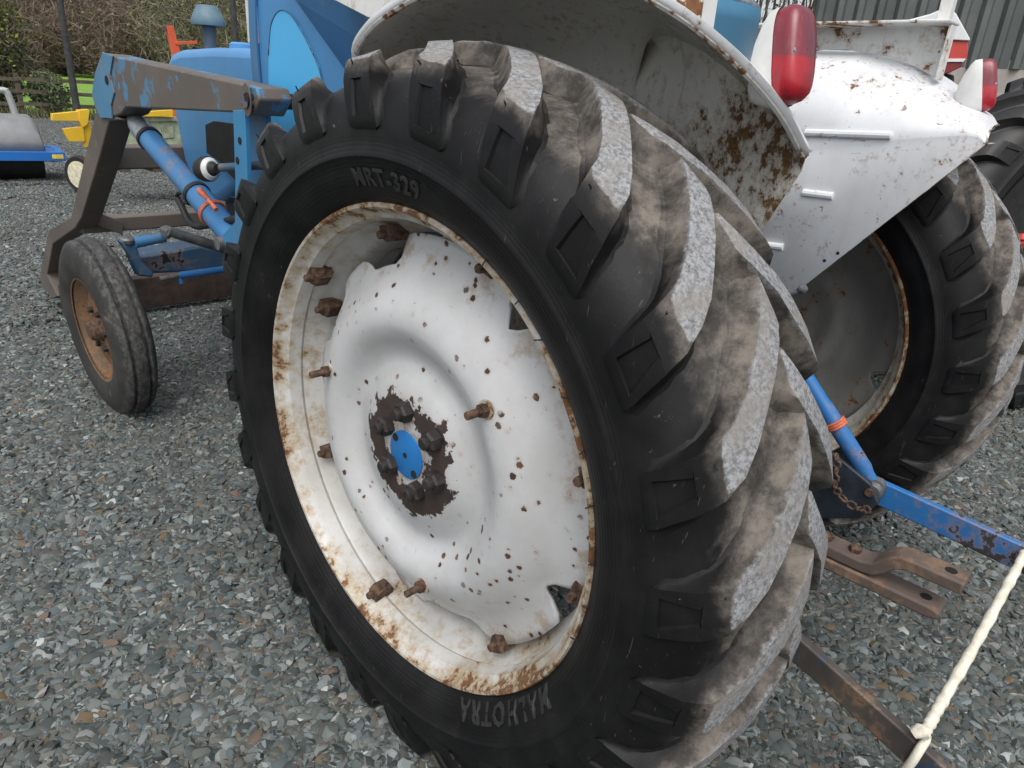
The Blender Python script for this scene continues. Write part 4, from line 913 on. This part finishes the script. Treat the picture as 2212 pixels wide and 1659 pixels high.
for (u0, v0, u1, v1, lab, dist) in ((166, 236, 132, 20, 'tall dark pole standing against the wooden fence', 23.0), (512, 130, 505, 40, 'dark post beyond the hood under the hedge', 20.0)):
    y_ = dist; pA_, pB_ = at(u0, v0, 'y', y_), at(u1, v1, 'y', y_); pA_ = pA_+(pA_-pB_)*((pA_[2])/(pB_[2]-pA_[2])) ; top = pB_+(pB_-pA_)*.25
    tag(B().tube([pA_, top], [.10, .085], 12).build('pole', m_pole, None), lab, 'pole')
# ------------------------------------------------------------------ hedge, trees
def leafmat(name, a, b2, c2):
    N = NT(name); f = N.n('ShaderNodeNewGeometry').outputs['Random Per Island']; m_ = N.fin(N.ramp(f, [(0, a), (.5, b2), (1, c2)]), .8)
    return m_
m_tw1 = leafmat('brown_twig', (.10, .085, .06), (.19, .16, .115), (.30, .26, .20)); m_tw2 = leafmat('red_brown_twig', (.10, .07, .055), (.18, .125, .10), (.26, .19, .155))
m_lf1 = leafmat('olive_leaf', (.06, .075, .03), (.12, .14, .055), (.19, .20, .09)); m_lf2 = leafmat('dark_ivy_leaf', (.028, .048, .02), (.06, .09, .035), (.11, .14, .06)); m_lf3 = leafmat('lime_leaf', (.09, .12, .012), (.17, .20, .02), (.25, .27, .05))
m_bark = plain('bark', (.07, .062, .048), .95, 0, .4, 8, .8)
def shrub(name, base, h, w_, d_, ntw, nlf, mt, ml, label, cat='bush', group=None, seed=1, lsz=.055, trunk=.05, low=.1, droop=.3, tw=1):
    r = np.random.default_rng(seed); root = empty(name, base); tag(root, label, cat, group)
    # limbs
    b = B(); tips = []
    for k in range(9):
        a = r.uniform(0, 2*PI); q = np.array([math.cos(a)*w_*r.uniform(.3, .85), math.sin(a)*d_*r.uniform(.3, .85), h*r.uniform(.5, .97)])
        pts = [np.array([r.normal(0, .06), r.normal(0, .06), 0]), q*np.array([.25, .25, .35])+r.normal(0, .08, 3), q*np.array([.6, .6, .7])+r.normal(0, .12, 3), q]
        S = spline(pts, 3); b.tube([np.array(base)+p for p in S], [trunk*(1-.85*i/(len(S)-1)) for i in range(len(S))], 5); tips += S[3:]
    b.build('trunk', m_bark, root)
    tips = np.array(tips)
    def pos(n):
        # clustered through the volume, uneven outline
        t = tips[r.integers(0, len(tips), n)]; p = t+r.normal(0, 1, (n, 3))*np.array([w_*.20, d_*.20, h*.10])
        e = r.normal(size=(n, 3)); e /= np.linalg.norm(e, axis=1)[:, None]; e = e*np.cbrt(r.uniform(.15, 1, n))[:, None]*np.array([w_, d_, h*.5])+np.array([0, 0, h*.5])
        use = r.uniform(size=n) < .55; p[use] = e[use]; p[:, 2] = np.clip(p[:, 2], low*r.uniform(.2, 1, n), h*1.05); return p
    if ntw:
        p = pos(ntw); dr = r.normal(size=(ntw, 3))*np.array([.7, .7, .6])+np.array([0, 0, .55]); dr /= np.linalg.norm(dr, axis=1)[:, None]; L = r.uniform(.2, .75, ntw)[:, None]*min(1, h/2.5)*tw
        n_ = np.cross(dr, r.normal(size=(ntw, 3))); n_ /= np.linalg.norm(n_, axis=1)[:, None]; wd = r.uniform(.005, .012, ntw)[:, None]*tw
        bend = r.normal(0, .08*tw, (ntw, 3)); q = p+dr*L+bend-np.array([0, 0, droop*.15]); m_ = p+dr*L*.5+bend*.1
        V = np.stack([p-n_*wd, p+n_*wd, m_+n_*wd*.8, m_-n_*wd*.8, q], 1).reshape(-1, 3)+np.array(base); k = np.arange(ntw)*5
        F = [[a, a+1, a+2, a+3] for a in k]+[[a+3, a+2, a+4] for a in k]; o = mesh('twigs', V, F, mt, root, smooth=0, solid=0); o['kind'] = 'stuff'
    if nlf:
        p = pos(nlf); a = r.normal(size=(nlf, 3)); a /= np.linalg.norm(a, axis=1)[:, None]; c_ = np.cross(a, r.normal(size=(nlf, 3))); c_ /= np.linalg.norm(c_, axis=1)[:, None]; L = r.uniform(.5, 1.2, nlf)[:, None]*lsz
        V = np.stack([p-a*L, p+c_*L*.5, p+a*L, p-c_*L*.5], 1).reshape(-1, 3)+np.array(base); k = np.arange(nlf)*4
        o = mesh('crown', V, [[x, x+1, x+2, x+3] for x in k], ml, root, smooth=0, solid=0); o['kind'] = 'stuff'
    return root
def dirp(u, dist):
    d = ray(u, 200); d = d/np.hypot(d[0], d[1]); return (CAM[0]+d[0]*dist, CAM[1]+d[1]*dist, 0)
specs = [(-60, 27, 4.6, 1.6, m_tw1, m_lf3, 2600, 5200, 'lime green leafy bush at the end of the hedge'), (0, 27.5, 3.2, .9, m_tw1, m_lf2, 3000, 4200, 'dark ivy covered bush between the lime green bush and the pole'), (40, 70, 13, 4.6, m_tw1, m_lf1, 4200, 3000, 'grey green thicket left of the tall pole'),
         (104, 26.2, 1.25, .42, m_tw1, m_lf2, 500, 1500, 'small dark bush at the fence left of the pole'), (60, 66, 5.2, 4.0, m_tw2, m_lf1, 4200, 700, 'low reddish brown bush left of the tall pole'), (150, 70, 6.0, 4.4, m_tw2, m_lf1, 4600, 500, 'reddish brown twiggy bush behind the tall pole'), (255, 66, 6.0, 4.4, m_tw2, m_lf1, 4600, 700, 'reddish brown twiggy bush above the loader knee'), (130, 78, 16, 5.0, m_tw1, m_lf1, 5000, 2600, 'bare olive brown tree behind the tall pole'), (225, 76, 15, 5.2, m_tw1, m_lf1, 5000, 3000, 'tall olive brown tree above the loader knee'),
         (320, 70, 13, 4.8, m_tw1, m_lf2, 4000, 4600, 'dark green evergreen tree left of the orange mast'), (395, 76, 15, 5.2, m_tw1, m_lf1, 5000, 2600, 'olive brown tree behind the orange mast'), (430, 62, 8, 4.2, m_tw1, m_lf1, 4400, 1800, 'grey brown thicket behind the air intake cap'), (520, 70, 14, 5.0, m_tw1, m_lf2, 4000, 4800, 'dark ivy covered tree right of the air intake cap'),
         (620, 76, 15, 5.4, m_tw1, m_lf1, 3600, 2500, 'olive tree partly hidden by the blue cab panel')]
for i, (u, ds, h, w_, mt, ml, nt_, nl_, lab) in enumerate(specs):
    big_ = h > 12; k_ = 3.6 if ds > 50 else 1
    bs = dirp(u, ds)
    if ds > 50: ds *= 1.6; h *= 1.6; w_ *= 1.6; bs = dirp(u, ds); bs = (bs[0], bs[1], .3)
    shrub('tree' if big_ else 'bush', bs, h, w_, 1.5*k_, nt_, nl_, mt, ml, lab, 'tree' if big_ else 'bush', 'hedge beyond the field' if ds > 50 else None, 100+i, .075*k_, (.12 if big_ else .06)*k_, tw=k_)
# far wood closing the view
wv = np.random.default_rng(5); base = []
for i in range(24):
    u = -150+i*62; p = dirp(u, 150+6*math.sin(i*2.1)); base.append(p)
n_ = 26000; pi_ = wv.integers(0, len(base), n_); bp_ = np.array(base)[pi_]+wv.normal(0, 1, (n_, 3))*np.array([6.2, 4.2, 0]); bp_[:, 2] = wv.uniform(.0, 1, n_)**.9*31
a = wv.normal(size=(n_, 3)); a /= np.linalg.norm(a, axis=1)[:, None]; c_ = np.cross(a, wv.normal(size=(n_, 3))); c_ /= np.linalg.norm(c_, axis=1)[:, None]; L = wv.uniform(.45, 1.3, n_)[:, None]
V = np.stack([bp_-a*L, bp_+c_*L*.45, bp_+a*L, bp_-c_*L*.45], 1).reshape(-1, 3); k = np.arange(n_)*4
o = mesh('far_wood', V, [[x, x+1, x+2, x+3] for x in k], leafmat('far_wood_leaf', (.06, .062, .042), (.11, .105, .07), (.17, .155, .11)), None, smooth=0, solid=0); tag(o, 'dull brown green wood closing the view behind the hedge', 'wood', kind='stuff')
# bare trees against the sky on the right
for i, (u, ds, h, lab) in enumerate(((1590, 24, 9, 'bare tree with ivy behind the blue seat back'), (1652, 21, 9, 'slender bare tree against the white sky'), (1688, 26, 10, 'ivy clad bare tree left of the shed'), (1735, 23, 9, 'thin bare tree beside the shed corner'))):
    shrub('tree', dirp(u, ds), h, 1.3, 1.3, 420, 260 if i in (0, 2) else 20, m_tw1, m_lf2, lab, 'tree', 'bare trees beside the shed', 300+i, .06, .055, 3.)
# long grass along the fence
nb_ = 5000; gx = wv.uniform(-5, 20, nb_); gy = 24.5-.12*gx+wv.normal(0, .4, nb_); P = np.stack([gx, gy, np.zeros(nb_)], 1); hh = wv.uniform(.1, .45, nb_); le = wv.normal(0, .12, (nb_, 2))
V = np.stack([P+np.array([-.012, 0, 0]), P+np.array([.012, 0, 0]), P+np.stack([le[:, 0], le[:, 1], hh], 1)], 1).reshape(-1, 3); k = np.arange(nb_)*3
o = mesh('long_grass', V, [[x, x+1, x+2] for x in k], leafmat('long_grass_blade', (.06, .07, .025), (.10, .105, .045), (.16, .14, .075)), None, smooth=0, solid=0); tag(o, 'long rough grass growing along the wooden fence', 'grass', kind='stuff')
# ------------------------------------------------------------------ shed
m_clad = plain('green_grey_cladding', (.105, .12, .115), .6, .1, .12, 3, .15); m_clad2 = plain('green_grey_cladding_dark', (.085, .098, .095), .6, .1, .12, 3, .15); m_conc = plain('concrete_wall', (.36, .33, .30), .9, 0, .14, 4, .5)
D = 11.0
fwd = np.array([math.sin(YAW+R_(20)), math.cos(YAW+R_(20)), 0]); rt = np.array([math.cos(YAW+R_(20)), -math.sin(YAW+R_(20)), 0])
def shp(u, v_):   # pixel -> the shed's front plane
    d = ray(u, v_); t = D/(d@fwd); return CAM+d*t
sA = shp(1763, 20); a0 = (sA-CAM)@rt; zc_ = shp(2150, 128)[2]; zw = 0
def sp(a, depth, z): p = CAM*np.array([1, 1, 0])+fwd*(D+depth)+rt*a; return (p[0], p[1], z)
shed = empty('shed', sp(a0+3, 0, 0)); tag(shed, 'dark green grey metal clad shed on a concrete wall', 'shed')
def sbox(name, a, b2, d0_, d1_, z0, z1, mat): 
    V = [sp(x, d_, z) for z in (z0, z1) for x, d_ in ((a, d0_), (b2, d0_), (b2, d1_), (a, d1_))]; return mesh(name, V, [(0, 3, 2, 1), (4, 5, 6, 7), (0, 1, 5, 4), (1, 2, 6, 5), (2, 3, 7, 6), (3, 0, 4, 7)], mat, shed, smooth=0)
sbox('concrete_wall', a0+.05, a0+8, .06, .3, 0, zc_, m_conc); sbox('wall_core', a0+.04, a0+8, .10, 6, zc_-.02, 5.9, m_clad2)
x = a0; i = 0
while x < a0+7.5:
    wd = .235
    pr_ = [(x, .06), (x+.03, .0), (x+.09, .0), (x+.12, .06), (x+wd-.012, .06), (x+wd-.006, .075), (x+wd, .06)]
    rows = [[sp(a, d_, zc_-.10) for a, d_ in pr_], [sp(a, d_, 6.0) for a, d_ in pr_]]
    b = B().grid(rows); mesh('cladding_sheet', b.V, b.F, m_clad if i % 3 else m_clad2, shed, smooth=0, solid=(.004, 0)); x += wd+.002; i += 1
V = [sp(a0-.25, -.35, 6.0), sp(a0+8, -.35, 6.0), sp(a0+8, 6.2, 7.2), sp(a0-.25, 6.2, 7.2), sp(a0-.25, -.35, 6.08), sp(a0+8, -.35, 6.08), sp(a0+8, 6.2, 7.28), sp(a0-.25, 6.2, 7.28)]
mesh('roof', V, [(0, 3, 2, 1), (4, 5, 6, 7), (0, 1, 5, 4), (1, 2, 6, 5), (2, 3, 7, 6), (3, 0, 4, 7)], m_clad2, shed, smooth=0)
# ------------------------------------------------------------------ neighbouring tractor beyond the far mudguard
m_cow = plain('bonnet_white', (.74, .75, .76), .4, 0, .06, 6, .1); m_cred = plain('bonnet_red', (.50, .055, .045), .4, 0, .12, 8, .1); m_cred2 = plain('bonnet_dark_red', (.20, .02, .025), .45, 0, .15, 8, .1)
D2 = 4.6
def np_(u, v_, dd=0):
    d = ray(u, v_); t = (D2+dd)/(d@fwd); return CAM+d*t
nb = empty('red_tractor', tuple(np_(2060, 200)*np.array([1, 1, 0]))); tag(nb, 'red tractor with a white sloping bonnet standing beyond the far mudguard', 'tractor')
def npr(name, pts, mat, d0_, d1_, bevel=.01):
    V = [np_(u, v_)+fwd*d_ for d_ in (d0_, d1_) for u, v_ in pts]; n = len(pts)
    F = [list(range(n))[::-1], [n+j for j in range(n)]]+[(j, (j+1) % n, n+(j+1) % n, n+j) for j in range(n)]
    return mesh(name, V, F, mat, nb, smooth=30, bevel=bevel)
npr('bonnet', [(1850, 60), (1898, 52), (1965, 42), (2010, 30), (2040, 17), (2054, 18), (2066, 30), (2096, 84), (2095, 88), (2050, 86), (1850, 100)], m_cow, 0, .55, .015)
npr('side_panel', [(1850, 100), (2050, 87), (2093, 88), (2091, 126), (2086, 129), (2040, 130), (1850, 150)], m_cred, .012, .54, .004)
npr('side_stripe', [(2035, 126.5), (2087, 126.5), (2082, 133.5), (2035, 133.5)], m_cow, .006, .546, .001)
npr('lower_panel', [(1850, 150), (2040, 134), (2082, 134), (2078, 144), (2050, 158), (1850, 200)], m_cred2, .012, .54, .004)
npr('chassis', [(1850, 200), (2050, 156), (2070, 160), (2060, 420), (1850, 420)], m_black, .1, .45, .01)
# its big rear tyre, dark, cut by the picture edge
tcn = np_(2330, 420, -.5)
tw_ = empty('tyre_position', (0, 0, 0)); bpy.data.objects.remove(tw_)
big = None
for ch_ in rw.children:
    if ch_.name.startswith('tyre'): big = ch_
bt = mesh('rear_wheel', *lathe_x([(.03, .001), (.03, .30), (.012, .42), (.0, .47), (.014, .47)], 48), m_black, None, smooth=40, local=True); bt.parent = nb
yaw_ = math.atan2(-rt[1], rt[0]); 
loc_ = Vector(tuple(tcn))-Vector(nb.location); bt.location = (loc_.x, loc_.y, .80); bt.rotation_euler = (0, 0, R_(62)); bt.scale = (1.15, 1.15, 1.15)
m_dirtyblk = plain('dark_wet_rubber', (.012, .012, .012), .5, 0, .4, 12, .4)
t_ = big.copy(); t_.data = big.data.copy(); t_.data.materials.clear(); t_.data.materials.append(m_dirtyblk); col.objects.link(t_); t_.parent = bt
lsrc = [ch_ for ch_ in rw.children if ch_.name.startswith('tread_lug')]; lm = {}
for ch_ in lsrc:
    l_ = ch_.copy()
    if ch_.data.name not in lm: d_ = ch_.data.copy(); d_.materials.clear(); d_.materials.append(m_dirtyblk); d_.materials.append(m_dirtyblk); lm[ch_.data.name] = d_
    l_.data = lm[ch_.data.name]; col.objects.link(l_); l_.parent = bt
# red lamp post end at the right edge
pr0 = np_(2208, 520, -1.2); tag(B().lathe([(-.03, .0005), (-.028, .018), (-.008, .026), (0, .012), (.008, .026), (.028, .018), (.03, .0005)], pr0, (0, .2, 1), 16).tube([pr0, (pr0[0]+.02, pr0[1], 0)], .008, 8).build('marker', m_cred, None), 'small red double knob on a thin stalk beside the far rear tyre', 'marker')
